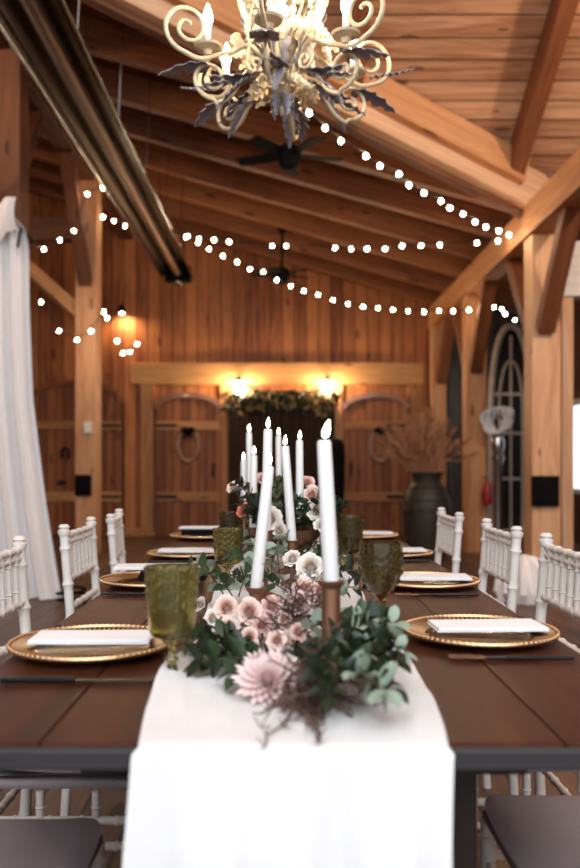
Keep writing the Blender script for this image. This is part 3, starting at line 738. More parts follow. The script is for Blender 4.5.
for k in range(9):                                             # pale leaf rosettes round the column
    for z, tl in ((0.07, 0.12), (0.17, 0.14), (0.30, 0.14), (0.42, 0.12)):
        a = R(40 * k) + z * 5
        acanthus(bm, (0.03 * math.cos(a), 0.03 * math.sin(a), z), (math.cos(a), math.sin(a), 0.9), (-math.cos(a), -math.sin(a), 0.6), tl, 0.045, 4, -0.35)
for k in range(12):
    a = R(30 * k)
    for q, (rr, z, tl) in enumerate(((0.10, 0.13, 0.11), (0.13, 0.24, 0.11), (0.11, 0.34, 0.12), (0.07, 0.02, 0.09), (0.15, 0.17, 0.08))):
        b_ = a + q * 0.3; dz = 0.8 if q < 3 else -0.5
        acanthus(bm, (rr * math.cos(b_), rr * math.sin(b_), z), (0.7 * math.cos(b_ + 0.6), 0.7 * math.sin(b_ + 0.6), dz), (-math.cos(b_), -math.sin(b_), 0.6), tl, 0.05, 4, -0.3)
    tube(bm, [((0.03 + 0.10 * math.sin(t_ * PI)) * math.cos(a + t_), (0.03 + 0.10 * math.sin(t_ * PI)) * math.sin(a + t_), 0.05 + 0.36 * t_) for t_ in [i / 10 for i in range(11)]], 0.0045, 6)
thicken(bm, 0.003); obj('leaf_rosette', bm, M['antique'], ch)
bm = bmesh.new()
for k in range(5):
    a = R(72 * k + 10)
    acanthus(bm, (0.012 * math.cos(a), 0.012 * math.sin(a), 0.03), (0.25 * math.cos(a), 0.25 * math.sin(a), -1), (math.cos(a), math.sin(a), 0.2), 0.135, 0.05, 5, 0.1)
thicken(bm, 0.003); obj('leaf_pendant', bm, M['greyleaf'], ch)
for k in range(3):
    a = R(20 + 120 * k)
    bm = bmesh.new(); acanthus(bm, (0.34 * math.cos(a), 0.34 * math.sin(a), 0.10), (math.cos(a), math.sin(a), 0.32), (0, 0, -1), 0.2, 0.035, 7, 0.0)
    thicken(bm, 0.003); obj('leaf_spike', bm, M['greyleaf'], ch)

# ------------------------------------------------------------------ the table
TX, TZ, TY0, TY1 = 0.03, 0.76, 1.04, 4.55
tb = thing('farm_table', 'long dark walnut plank banquet table under the white runner', 'table', (TX, (TY0 + TY1) / 2, 0))
TL = TY1 - TY0
for x0, x1 in ((-0.525, -0.3365), (-0.3345, 0.326), (0.328, 0.525)):
    bm = bmesh.new(); box(bm, ((x0 + x1) / 2, 0.01, TZ - 0.014), (x1 - x0, TL - 0.02, 0.028), bev=0.004); obj('top_board', bm, M['tabletop'], tb, smooth=False)
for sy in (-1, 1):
    bm = bmesh.new(); box(bm, (0, sy * (TL / 2 - 0.006), TZ - 0.0142), (1.05, 0.012, 0.0275), bev=0.004); o_ = obj('end_face', bm, M['endreflect'], tb, smooth=False); o_['label'] = 'dark table end face, grey reflection in its colour'
for s in (-1, 1):
    for sy in (-1, 1):
        bm = bmesh.new(); box(bm, (s * 0.19, sy * (TL / 2 - 0.17), 0.36), (0.10, 0.10, 0.72), bev=0.006); obj('leg', bm, M['tableleg'], tb, smooth=False)
for sy in (-1, 1):
    bm = bmesh.new(); box(bm, (0, sy * (TL / 2 - 0.17), 0.706), (0.62, 0.09, 0.05), bev=0.006); obj('cross_bar', bm, M['tableleg'], tb, smooth=False)
    bm = bmesh.new(); box(bm, (0, sy * (TL / 2 - 0.17), 0.03), (0.5, 0.11, 0.06), bev=0.006); obj('foot', bm, M['tableleg'], tb, smooth=False)
bm = bmesh.new(); box(bm, (0, 0, 0.25), (0.08, TL - 0.4, 0.1), bev=0.006); obj('stretcher', bm, M['tableleg'], tb, smooth=False)

# runner: hangs over the near end, gathers along the top
def nz(a, b): return math.sin(a * 3.1 + b * 1.7) * 0.5 + math.sin(a * 7.3 - b * 4.1 + 1.3) * 0.3 + math.sin(a * 13.7 + b * 9.1 + 0.4) * 0.2
RL0, RL1 = -0.64, 3.3
def runner(u, v):
    s = RL0 + (RL1 - RL0) * (v ** 1.25)
    e = 2 * u - 1
    rr = 0.018
    w = 0.190 + 0.004 * math.sin(s * 9)
    if s < 0: w += 0.006 + 0.024 * min(1, -s / 0.45)
    if s > 0: w += 0.012 * math.sin(s * 6.0) + 0.012 * math.exp(-((s - 0.42) / 0.15) ** 2)
    x = (0.014 if s > 0 else 0.014 - 0.008 * min(1, -s / 0.15)) + e * w
    fold = nz(e * 1.7 + 3, s * 0.25)
    if s < -rr:
        y = TY0 - 0.014 - 0.008 * (1 + fold) * min(1, (-s) / 0.15) - 0.02 * math.sin(e * 11 + 1 + 0.8 * math.sin(e * 4)) * min(1, -s / 0.4); z = TZ + 0.006 + s + rr * 0.6
    elif s < rr:
        a = (s + rr) / (2 * rr) * PI / 2
        y = TY0 - 0.014 + 0.024 * (1 - math.cos(a)) - 0.008 * (1 + fold) * 0.1 ; z = TZ - 0.018 + 0.006 + 0.0135 + 0.0045 + 0.012 * math.sin(a) - 0.006
        z = TZ - 0.0065 + 0.0125 * math.sin(a)
    else:
        y = TY0 + 0.010 + s - rr
        g = min(1, (s - rr) / 0.12)
        z = TZ + 0.006 + g * (0.006 * abs(nz(e * 4, s * 5)) + 0.018 * max(0, abs(e) - 0.62) / 0.38 * (0.5 + 0.5 * math.sin(s * 11 + e * 2)) ** 2)
    return Vector((x, y, z))
bm = bmesh.new(); grid(bm, 56, 230, runner); thicken(bm, 0.0022)
tag(obj('table_runner', bm, M['linen'], smooth=True, angle=80), 'white linen runner down the table and over its near end', 'runner')

# ------------------------------------------------------------------ chairs
def ring_tube(bm, pts, r, rings, rr=1.3, seg=10):
    """bamboo-turned rail: swellings at the given fractions"""
    pts = [Vector(p) for p in pts]; N_ = 64; out, rad = [], []
    for i in range(N_ + 1):
        s = i / N_ * (len(pts) - 1); k = min(int(s), len(pts) - 2)
        out.append(pts[k].lerp(pts[k + 1], s - k))
        rad.append(r)
    for f in rings:
        i = min(range(N_ + 1), key=lambda q: abs(q / N_ - f)); rad[i] = r * rr
    tube(bm, out, rad, seg)
def make_chair(label):
    t = thing('chiavari_chair', label, 'chair')
    sx, sw, hz = -0.19, 0.185, 0.92
    for s in (-1, 1):
        bm = bmesh.new(); y = s * sw
        ring_tube(bm, [(sx - 0.03, y, 0.0), (sx, y, 0.42), (sx - 0.012, y, 0.66), (sx - 0.03, y, hz - 0.025)], 0.0145, (0.15, 0.3, 0.45, 0.62, 0.78, 0.93))
        lathe(bm, [(0.0155, hz - 0.03), (0.02, hz - 0.02), (0.02, hz - 0.012), (0.013, hz - 0.01), (0.018, hz - 0.002), (0.012, hz + 0.006), (0, hz + 0.007)], 12, (sx - 0.03, y, 0)); obj('back_post', bm, M['white_paint'], t)
        bm = bmesh.new(); ring_tube(bm, [(0.185, y, 0.0), (0.18, y, 0.42)], 0.0155, (0.2, 0.45, 0.7, 0.92)); obj('leg', bm, M['white_paint'], t)
        for z in (0.29, 0.345):
            bm = bmesh.new(); ring_tube(bm, [(sx, y, z), (0.18, y, z)], 0.0095, (0.2, 0.4, 0.6, 0.8)); obj('stretcher', bm, M['white_paint'], t)
        for x in (-0.06, 0.06):
            bm = bmesh.new(); ring_tube(bm, [(x, y, 0.29), (x, y, 0.41)], 0.009, (0.4, 0.7)); obj('stretcher_spindle', bm, M['white_paint'], t)
    for z in (0.27, 0.33):
        bm = bmesh.new(); ring_tube(bm, [(0.18, -sw, z), (0.18, sw, z)], 0.0095, (0.2, 0.4, 0.6, 0.8)); obj('stretcher', bm, M['white_paint'], t)
    bm = bmesh.new(); ring_tube(bm, [(sx - 0.005, -sw, 0.31), (sx - 0.005, sw, 0.31)], 0.0095, (0.2, 0.4, 0.6, 0.8)); obj('stretcher', bm, M['white_paint'], t)
    for z, dx, r in ((0.890, -0.028, 0.0095), (0.868, -0.027, 0.0075), (0.755, -0.02, 0.0095), (0.668, -0.012, 0.0095)):
        bm = bmesh.new(); ring_tube(bm, [(sx + dx, -sw, z), (sx + dx, sw, z)], r, (0.12, 0.3, 0.5, 0.7, 0.88)); obj('back_rail', bm, M['white_paint'], t)
    for k in range(6):
        y = -sw + 2 * sw * (k + 1) / 7
        bm = bmesh.new(); ring_tube(bm, [(sx - 0.02, y, 0.755), (sx - 0.028, y, 0.888)], 0.0085, (0.25, 0.75), seg=8); obj('spindle', bm, M['white_paint'], t)
    bm = bmesh.new(); box(bm, (-0.0, 0, 0.424), (0.385, 0.385, 0.02), bev=0.008); obj('seat', bm, M['cushion'], t, smooth=False)
    bm = bmesh.new(); nn = 20
    def cush(top):
        def fn(u, v):
            a, b = 2 * u - 1, 2 * v - 1
            p = 6.0
            rr = max(abs(a), abs(b)); 
            if rr > 1e-6:
                n6 = (abs(a) ** p + abs(b) ** p) ** (1 / p); a, b = a * rr / n6, b * rr / n6
            q = max(0, 1 - max(abs(a), abs(b)) ** 6)
            return Vector((0.005 + a * 0.198, b * 0.198, 0.453 + (0.016 if top else -0.017) * q ** 0.35 if top else 0.453 - 0.017 * q ** 0.35))
        return fn
    grid(bm, nn, nn, cush(True)); grid(bm, nn, nn, cush(False)); bmesh.ops.remove_doubles(bm, verts=bm.verts, dist=0.0004)
    cu = obj('cushion', bm, M['cushion'], t, angle=70); cu['label'] = 'grey fabric cushion'
    return t
CH = [(-0.52, 1.36, 0, 'white bamboo-turned chair tucked under the near table end beside the drape side'),
      (-0.46, 2.00, 0, 'white bamboo-turned chair nearest the big olive goblet, in front of the drape'),
      (-0.455, 2.80, 0, 'white bamboo-turned chair in front of the tall post with the switch plate'),
      (-0.445, 3.38, 0.11, 'white bamboo-turned chair last in the row on the side of the white drape'),
      (0.585, 1.47, PI, 'white bamboo-turned chair with grey cushion showing beside the table leg'),
      (0.495, 2.10, PI, 'white bamboo-turned chair beside the plate with crossed dark cutlery'),
      (0.485, 2.72, PI, 'white bamboo-turned chair in front of the white cloth bundle'),
      (0.47, 3.47, PI, 'white bamboo-turned chair in front of the urn, last of its row')]
ch0 = make_chair(CH[0][3])
for i, (x, y, rz, lab) in enumerate(CH):
    o = ch0 if i == 0 else copy_tree(ch0)
    o.location = (x, y, 0); o.rotation_euler = (0, 0, rz); o['label'] = lab; o['group'] = 'white chairs round the banquet table'

# ------------------------------------------------------------------ place settings
def make_charger():
    t = thing('charger_plate', '', 'plate')
    bm = bmesh.new(); lathe(bm, [(0, 0.004), (0.095, 0.004), (0.105, 0.007), (0.147, 0.018), (0.150, 0.016), (0.108, 0.001), (0.098, 0.0), (0, 0.0)], 48); obj('glass_well', bm, M['plate_glass'], t)
    bm = bmesh.new()
    tube(bm, [(0.151 * math.cos(a), 0.151 * math.sin(a), 0.0185) for a in [2 * PI * i / 48 for i in range(49)]], 0.0045, 6, caps=False)
    for k in range(84):
        a = 2 * PI * k / 84
        ball(bm, (0.151 * math.cos(a), 0.151 * math.sin(a), 0.0200), 0.0046, 6)
    obj('bead_border', bm, M['gold'], t)
    bm = bmesh.new()
    for k in range(90):
        a = 2 * PI * k / 90
        tube(bm, [((0.108 + 0.042 * q) * math.cos(a), (0.108 + 0.042 * q) * math.sin(a), 0.0085 + 0.010 * q) for q in (0, 0.5, 1)], 0.0018, 4)
    obj('rib_border', bm, M['gold'], t)
    return t
cg0 = make_charger()
bm = bmesh.new()
def napk(u, v):
    return Vector(((u - 0.5) * 0.215, (v - 0.5) * 0.10, 0))
for k in range(3):
    z = 0.0028 * k; sh = 0.0012 * (k % 2)
    box(bm, (sh, -sh, z + 0.0018), (0.222 - 0.002 * k, 0.098 - 0.0015 * k, 0.0026), Matrix.Rotation(0.006 * (k - 1.5), 3, 'Z'), bev=0.0012)
NAP = to_mesh('napkin', bm, M['napkin'], False)
bm = bmesh.new(); box(bm, (0, 0, 0.008), (0.19, 0.13, 0.016), bev=0.004); box(bm, (0, 0, 0.021), (0.18, 0.12, 0.01), bev=0.003)
FOLD = to_mesh('folder', bm, M['black'], False)
SET = [(0.397, 1.70, 0.06, 'r1'), (0.415, 2.44, -0.04, 'r2'), (0.42, 3.22, 0.03, 'r3'), (0.40, 4.02, 0.0, 'r4'), (-0.355, 1.585, 0.02, 'l1'), (-0.375, 2.46, 0.05, 'l2'), (-0.355, 3.20, -0.03, 'l3'), (-0.375, 4.00, 0.0, 'l4')]
where = {'r1': 'beside the dark fork near the leafy cluster', 'r2': 'beside the dark hobnail goblet', 'r3': 'before the last chair of the urn side', 'r4': 'at the far table end on the urn side',
         'l1': 'beside the big olive goblet', 'l2': 'half hidden behind the big olive goblet', 'l3': 'beside the small straight olive goblet', 'l4': 'at the far table end on the drape side'}
TT = TZ
for i, (x, y, a, k) in enumerate(SET):
    o = cg0 if i == 0 else copy_tree(cg0)
    o.location = (x, y, TT); o.rotation_euler = (0, 0, a); o['label'] = 'gold beaded glass charger plate ' + where[k]; o['group'] = 'gold chargers on the table'
    z = TT + 0.0225
    if k in ('l2', 'l4'):
        tag(obj('menu_folder', FOLD, None, loc=(x + (0.06 if k == 'l2' else 0), y - 0.01, TT + 0.0225), rot=(0, 0, a)), 'flat black folder on the charger ' + where[k], 'folder', 'black folders under napkins')
        z += 0.027
    n = obj('napkin', NAP, None, loc=(x + (0.015 if k[0] == 'r' else 0.0), y, z), rot=(0, 0, a)); tag(n, 'folded white napkin on the charger ' + where[k], 'napkin', 'white napkins on the chargers')
# cutlery
def make_fork():
    t = thing('fork', '', 'fork')
    bm = bmesh.new(); box(bm, (0.06, 0, 0.006), (0.12, 0.013, 0.007), bev=0.003); tube(bm, [(0.0, 0, 0.006), (-0.04, 0, 0.006)], 0.003, 6); obj('handle', bm, M['black_metal'], t, smooth=False)
    bm = bmesh.new(); box(bm, (-0.05, 0, 0.007), (0.022, 0.02, 0.003), bev=0.001)
    for q in range(4): box(bm, (-0.08, -0.0085 + 0.0057 * q, 0.008), (0.045, 0.0028, 0.0028))
    obj('tines', bm, M['brass'], t, smooth=False)
    return t
def make_knife():
    t = thing('knife', '', 'knife')
    bm = bmesh.new(); box(bm, (-0.06, 0, 0.006), (0.12, 0.014, 0.009), bev=0.003); obj('handle', bm, M['black_metal'], t, smooth=False)
    bm = bmesh.new()
    def bl(u, v): return Vector((0.0 + 0.13 * u, -0.008 + 0.018 * v * (1 - 0.55 * u ** 4), 0.006))
    grid(bm, 12, 2, bl); thicken(bm, 0.002); obj('blade', bm, M['black_metal'], t, smooth=False)
    return t
fk, kn = make_fork(), make_knife()
first = {'f': fk, 'k': kn}; used = set()
def lay(kind, x, y, rz, lab, flip=False):
    src = first[kind]
    o = src if kind not in used else copy_tree(src)
    used.add(kind)
    o.location = (x, y, TT + 0.0005); o.rotation_euler = (0, 0, rz); o['label'] = lab; o['group'] = {'f': 'dark-handled forks on the table', 'k': 'dark knives on the table'}[kind]
lay('f', 0.40, 1.505, -0.02, 'dark-handled gold-tined fork laid before the charger near the leafy cluster')
lay('k', -0.33, 1.35, 0.0, 'long dark knife laid before the charger beside the big olive goblet')
lay('k', 0.42, 1.895, PI, 'dark knife laid beyond the charger near the leafy cluster')
lay('f', 0.40, 2.235, 0.0, 'dark-handled fork laid before the charger beside the dark hobnail goblet')
lay('k', -0.36, 1.79, 0.0, 'dark knife laid beyond the charger beside the big olive goblet')
lay('f', 0.41, 3.03, 0.0, 'dark-handled fork before the third charger on the urn side')
lay('f', -0.36, 2.25, PI, 'dark-handled fork before the charger half hidden by the big olive goblet')
lay('f', -0.36, 3.0, PI, 'dark-handled fork before the charger by the small straight goblet')

# ------------------------------------------------------------------ goblets
def goblet(name, px, py_top, d, h, rt, rb, m, lab, form, zbase=None):
    x = (px - VX) * d / F
    t = thing(name, lab, 'goblet', (x, d, TT + 0.0005))
    zb = h * (0.36 if form == 'bucket' else 0.42)
    n = 26; outer = []
    for i in range(n + 1):
        s = i / n
        if form == 'bucket': r = rb + (rt - rb) * s if s > 0.12 else rb * math.sin(min(1, s / 0.12) * PI / 2) ** 0.6
        else: r = rt * min(1.0, (math.sin(min(1, s / 0.62) * PI / 2) ** 0.7)) * (1 - 0.03 * s)
        outer.append((max(0.004, r), zb + (h - zb) * s))
    th = 0.003
    inner = [(max(0.0, r - th), z + (0.004 if k == 0 else 0)) for k, (r, z) in enumerate(outer)]
    inner[0] = (0, outer[0][1] + 0.006)
    inner = [inner[0]] + inner[2:]
    lo, hi = (0.45, 0.97) if form == 'bucket' else (0.12, 0.82)
    def warp(j, k, r, z):
        if j > n or r < 0.006: return 0
        s = j / n
        if not lo < s < hi: return 0
        return 0.0034 * max(0, math.sin(j * PI / 2 * 1.0 + (PI / 2 if (k // 4) % 2 else 0))) * abs(math.sin(k * PI / 4))
    bm = bmesh.new(); lathe(bm, [(0, outer[0][1] - 0.002)] + outer + inner[::-1], 96, warp=lambda j, k, r, z: warp(j - 1, k, r, z)); obj('bowl', bm, m, t, angle=80)
    bm = bmesh.new(); lathe(bm, [(0, 0), (0.036, 0), (0.038, 0.003), (0.03, 0.007), (0.012, 0.014), (0.0065, 0.03), (0.0065, zb * 0.45), (0.012, zb * 0.55), (0.0065, zb * 0.65), (0.007, zb * 0.85), (0.016, zb - 0.001), (0, zb - 0.001)], 28); obj('stem_foot', bm, m, t, angle=60)
    return t
goblet('goblet', 172, 567, 1.36, 0.187, 0.0435, 0.036, M['green_glass'], 'big olive green hobnail goblet in front of the napkin plate', 'bucket')
goblet('goblet', 228, 528, 2.42, 0.168, 0.043, 0.038, M['green_glass'], 'small straight olive goblet behind the blush roses', 'bucket')
goblet('goblet', 381, 540, 1.68, 0.196, 0.044, 0.03, M['smoke_glass'], 'dark round hobnail goblet beside the front candle', 'round')
goblet('goblet', 350, 516, 2.66, 0.19, 0.043, 0.036, M['smoke_glass'], 'dark straight goblet behind the round hobnail goblet', 'bucket')
goblet('goblet', 230, 513, 3.15, 0.175, 0.043, 0.037, M['smoke_glass'], 'dark goblet farthest along, below the lone rose', 'bucket')

# ------------------------------------------------------------------ candles
def candle(bx_, by_, tx_, ty_, d, wpx, lab, style=0):
    """candle from its foot (bx_, by_) to its top (tx_, ty_) at depth d, in a brass stick standing on the table"""
    b = P(bx_, by_, d); tp = P(tx_, ty_, d); r = min(0.0135, max(0.0095, wpx * d / F / 2))
    ax = (tp - b); L_ = ax.length
    t = thing('taper_candle', 'white lit taper candle ' + lab, 'candle', b)
    q = Vector((0, 0, 1)).rotation_difference(ax.normalized()).to_matrix()
    bm = bmesh.new(); lathe(bm, [(0, -0.012), (r * 0.8, -0.012), (r * 1.02, 0.0), (r * 0.98, L_ * 0.5), (r * 0.92, L_ - 0.006), (r * 0.75, L_), (r * 0.3, L_ - 0.002), (0, L_ - 0.003)], 24, mtx=q); obj('wax_body', bm, M['wax'], t)
    bm = bmesh.new(); tube(bm, [q @ Vector((0, 0, L_ - 0.003)), q @ Vector((0.001, 0, L_ + 0.012))], 0.0012, 6); obj('wick', bm, M['wick'], t)
    fl = Vector((0.0015 if wpx < 15 else 0.006, 0, 0))
    s = 0.8 if wpx < 15 else 0.9
    bm = bmesh.new(); prof = [(0, 0.004), (0.0045, 0.008), (0.0072, 0.016), (0.0062, 0.026), (0.0035, 0.036), (0.001, 0.044), (0, 0.046)]
    lathe(bm, [(rr * s, z * s * 0.85) for rr, z in prof], 12, q @ Vector((0, 0, L_)) + Vector((0, 0, 0.0)), mtx=Matrix.Rotation(0.25 if wpx > 14 else 0.05, 3, 'Y')); obj('flame', bm, M['flame'], t)
    h = b.z - TT - 0.008
    c = thing('candlestick', 'brass candlestick ' + lab.replace('in', 'under the candle in', 1) if lab.startswith('in ') else 'brass candlestick under the candle ' + lab, 'candlestick', (b.x, d, TT + 0.008))
    R_ = r + 0.003
    bm = bmesh.new(); lathe(bm, [(0, 0), (0.032, 0), (0.034, 0.004), (0.022, 0.010), (0.009, 0.016), (0, 0.016)], 24); obj('base', bm, M['brass'], c)
    bm = bmesh.new()
    if style == 1:
        lathe(bm, [(0, 0.015), (R_ * 0.95, 0.018), (R_ * 0.95, h * 0.3), (R_ * 1.08, h * 0.33), (R_ * 0.95, h * 0.36), (R_ * 0.95, h - 0.012), (0, h - 0.014)], 24)
    else:
        lathe(bm, [(0, 0.015), (0.006, 0.018), (0.005, h * 0.3), (0.010, h * 0.38), (0.005, h * 0.46), (0.0055, h * 0.7), (0.009, h - 0.034), (0, h - 0.033)], 20)
    obj('stem', bm, M['brass'], c)
    bm = bmesh.new(); top = h - 0.0005
    if style == 1: lathe(bm, [(R_ * 0.9, h - 0.014), (R_ * 1.35, h - 0.006), (R_ * 1.4, top), (r * 1.06, top), (r * 1.06, h - 0.012), (R_ * 0.9, h - 0.014)], 24)
    else: lathe(bm, [(0.006, h - 0.036), (R_, h - 0.028), (R_ * 1.05, h - 0.006), (R_ * 1.35, h - 0.003), (R_ * 1.35, top), (r * 1.06, top), (r * 1.06, h - 0.02), (0.006, h - 0.02)], 24)
    obj('cup', bm, M['brass'], c)
candle(331, 580, 324, 440, 1.42, 16, 'in front, tallest and thickest beside the hobnail goblet', 1)
candle(256, 587, 269, 466, 1.80, 12, 'in the front pair, leaning over the blush roses', 1)
candle(266, 530, 268, 429, 2.18, 10, 'in the middle, highest, right behind the leaning one')
candle(292, 540, 285, 446, 2.42, 9, 'in the middle leaning away from the highest one')
candle(300, 518, 299.5, 440, 2.72, 8, 'in the row behind, upright beside the pink roses')
candle(253, 527, 254, 455, 2.92, 7.5, 'in the row behind, upright above the coral bloom')
candle(244, 500, 243.5, 460, 3.55, 6.5, 'in the rear, shortest of all')
candle(250, 482, 249, 432, 3.35, 6.5, 'in the rear, half hidden beside the shortest')
candle(279, 476, 278.5, 435, 3.7, 6.5, 'in the rear, last along the runner')

# ------------------------------------------------------------------ flowers and greenery
def rose_mesh(name, m, Rr, seed, layers=30, f0=0.0, f1=1.0, openness=1.0):
    rg = random.Random(seed); bm = bmesh.new()
    for i in range(layers):
        f = i / (layers - 1)
        if not f0 <= f < f1: rg.random(); continue
        a0 = i * 2.399 + rg.uniform(-0.2, 0.2)
        r0 = Rr * (0.04 + 0.34 * f)
        L_ = Rr * (0.98 - 0.08 * f + 0.22 * max(0, f - 0.5) + rg.uniform(-0.04, 0.04))
        ph0 = R(-3 + 20 * f * openness); ph1 = R(-2 + 96 * f ** 2.4 * openness)
        wa = 1.5 - 0.75 * f
        def fn(u, v):
            uu = 2 * u - 1
            rad, z = r0, 0.0; n = 6
            for k in range(int(n * v + 1e-6)):
                s = (k + 0.5) / n; p = ph0 + (ph1 - ph0) * s ** 1.6
                rad += L_ / n * math.sin(p); z += L_ / n * math.cos(p)
            ws = (0.45 + 0.55 * math.sin(min(1, v / 0.7) * PI / 2)) * (1 if v < 0.7 else math.sqrt(max(0.05, 1 - ((v - 0.7) / 0.36) ** 2)))
            ang = a0 + uu * wa * ws
            rr = max(0.0, rad) * (1 - 0.07 * uu * uu * (1 - v)) + Rr * 0.03 * math.sin(uu * 5 + a0) * v * f
            return Vector((rr * math.cos(ang), rr * math.sin(ang), z - 0.10 * Rr * uu * uu * v))
        grid(bm, 6, 6, fn)
    me = to_mesh(name, bm, m, True, 80)
    return me
def calyx_mesh(Rr):
    bm = bmesh.new(); lathe(bm, [(0, -Rr * 0.35), (Rr * 0.14, -Rr * 0.3), (Rr * 0.34, 0.0), (Rr * 0.36, Rr * 0.12), (0, Rr * 0.12)], 12)
    for k in range(5):
        a = k * 1.2566; leaf_patch(bm, (Rr * 0.3 * math.cos(a), Rr * 0.3 * math.sin(a), 0.0), (math.cos(a), math.sin(a), 0.3), (0, 0, 1), Rr * 0.6, Rr * 0.25, nu=2, nv=4, shape='lance')
    return to_mesh('calyx', bm, M['leaf'], True, 80)
HEART = {'rose': 'peachheart', 'rosepink': 'peachheart', 'rosewhite': 'creamheart', 'coral': 'coral'}
def flower(px, py, diam_px, d, kind, lab, tilt=(0.9, 0.0), group=None, name='garden_rose'):
    Rr = diam_px * d / F / 2
    key = (kind, round(Rr, 2))
    seed = int(px * 7 + py)
    p = P(px, py, d)
    t = thing(name, lab, 'flower', p - Vector((0, 0, 0.0)), group=group)
    t.rotation_euler = (tilt[0], tilt[1], rnd.uniform(-0.3, 0.3))
    nl = 42 if diam_px > 18 else 26
    obj('outer_petals', rose_mesh('outer_petals', M[kind], Rr, seed, nl, 0.42, 1.01), None, t, loc=(0, 0, -Rr * 0.6))
    obj('heart_petals', rose_mesh('heart_petals', M[HEART[kind]], Rr, seed, nl, 0.0, 0.42), None, t, loc=(0, 0, -Rr * 0.6))
    if p.z > 0.93:                                              # cut stem down into the bowl
        inv = t.rotation_euler.to_matrix().inverted()
        a, b = inv @ Vector((0, 0, -Rr * 0.5)), inv @ (Vector((0.03 + 0.075 * math.cos(px * 1.7 + py), 2.68 + 0.075 * math.sin(px * 1.7 + py), TT + 0.118)) - p)
        bm = bmesh.new(); tube(bm, [Vector((0, 0, -Rr * 0.8)), a.lerp(b, 0.4) + Vector((0, 0, -Rr * 0.3)), b], 0.0022, 6); obj('stem', bm, M['leaf'], t)
    elif p.z > TT + 0.03:                                       # short stem resting on the runner
        inv = t.rotation_euler.to_matrix().inverted()
        b = inv @ (Vector((p.x, p.y + 0.035, TT + 0.009)) - p)
        bm = bmesh.new(); tube(bm, [Vector((0, 0, -Rr * 0.8)), b.lerp(Vector((0, 0, -Rr * 1.3)), 0.5), b], 0.0022, 6); obj('stem', bm, M['leaf'], t)
    obj('calyx', calyx_mesh(Rr), None, t, loc=(0, 0, -Rr * 0.6))
    return t
flower(226, 607, 27, 1.66, 'rose', 'open blush rose, upper one of three touching the goblet side', (0.95, -0.2))
flower(250, 611, 29, 1.63, 'rose', 'widest open blush rose at the foot of the leaning candle', (1.0, 0.1))
flower(229, 629, 25, 1.57, 'rose', 'lowest blush rose above the dark leaves', (1.15, -0.2))
flower(272, 605, 24, 1.75, 'rosepink', 'pink rose between the leaning candle and the dusky plume', (0.8, 0.3))
flower(262, 624, 24, 1.62, 'rosepink', 'shaded pink rose just behind the big dahlia', (0.9, 0.2))
flower(286, 622, 22, 1.56, 'rose', 'half open blush bud in front of the dusky plume', (0.7, 0.9))
flower(310, 566, 30, 2.02, 'rosewhite', 'large ivory rose behind the front candlestick', (0.95, 0.0))
flower(292, 558, 20, 2.1, 'rosewhite', 'small ivory rose between two candlesticks', (0.8, -0.2))
flower(304, 588, 26, 1.86, 'rose', 'creamy blush rose low beside the front candlestick', (0.9, 0.2))
flower(320, 590, 20, 1.84, 'rosepink', 'pink rose tucked behind the front candlestick', (0.9, 0.3))
flower(271, 518, 27, 2.5, 'rosewhite', 'tall ivory rose behind the highest candle', (1.1, 0.0))
flower(280, 530, 18, 2.48, 'rosewhite', 'small ivory bloom under the tall ivory rose', (1.0, 0.3))
flower(313, 495, 22, 2.7, 'rose', 'upper blush rose in the tall cluster beside the front candle', (1.1, 0.3))
flower(317, 511, 22, 2.62, 'rosewhite', 'middle pale rose in the tall cluster beside the front candle', (1.1, 0.3))
flower(308, 482, 16, 2.8, 'rosepink', 'topmost pink rose of the tall cluster', (0.9, 0.2))
flower(322, 525, 18, 2.6, 'rosewhite', 'lowest ivory rose of the tall cluster', (1.1, 0.3))
flower(244, 510, 16, 2.75, 'coral', 'single coral bloom beside the upright candle', (1.1, -0.4))
flower(233, 487, 14, 2.9, 'rose', 'lone pale rose standing above the far goblet', (0.9, -0.5))
flower(262, 478, 14, 2.95, 'rosepink', 'pink rose glimpsed between the tall candles', (1.0, 0.0))
flower(200, 604, 16, 1.99, 'rosewhite', 'pale rose lying at the runner edge beside the big goblet', (0.9, -0.5))

flower(277, 640, 22, 1.46, 'rose', 'cream half open rose right above the dusky plume', (0.9, 0.4))
flower(249, 637, 22, 1.5, 'rose', 'blush rose between the lowest blush rose and the dahlia', (1.0, -0.1))
flower(299, 632, 20, 1.5, 'rosepink', 'pink rose tucked at the foot of the front candlestick', (0.9, 0.5))
flower(212, 618, 20, 1.8, 'rosewhite', 'ivory rose against the foot of the big olive goblet', (0.95, -0.4))
# dahlia
def dahlia(p, Rr, lab, rot):
    t = thing('dahlia', lab, 'flower', p); t.rotation_euler = rot
    bm = bmesh.new(); n = 120
    for i in range(n):
        f = (i + 0.5) / n; a = i * 2.39996
        el = R(88 - 92 * f ** 0.75)                             # inner petals upright, outer ones flat
        d = Vector((math.cos(a) * math.cos(el), math.sin(a) * math.cos(el), math.sin(el)))
        base = Vector((math.cos(a), math.sin(a), 0)) * Rr * 0.22 * f
        L_ = Rr * (0.42 + 0.5 * f)
        nrm = Vector((-math.cos(a) * math.sin(el), -math.sin(a) * math.sin(el), math.cos(el)))
        leaf_patch(bm, base, d, nrm, L_, Rr * (0.16 + 0.12 * f), bend=-0.18, fold=0.35, nu=4, nv=5, shape='lance')
    obj('petal_whorl', bm, M['dahlia'], t, angle=80)
    obj('calyx', calyx_mesh(Rr * 0.6), None, t, loc=(0, 0, -Rr * 0.08))
dahlia(P(268, 681, 1.235), 0.049, 'big pale pink dahlia lying on the white runner', (0.75, -0.15, 0.2))
dahlia(P(300, 604, 1.6), 0.03, 'small cream dahlia bud behind the dusky plume', (0.8, 0.2, 0.2))

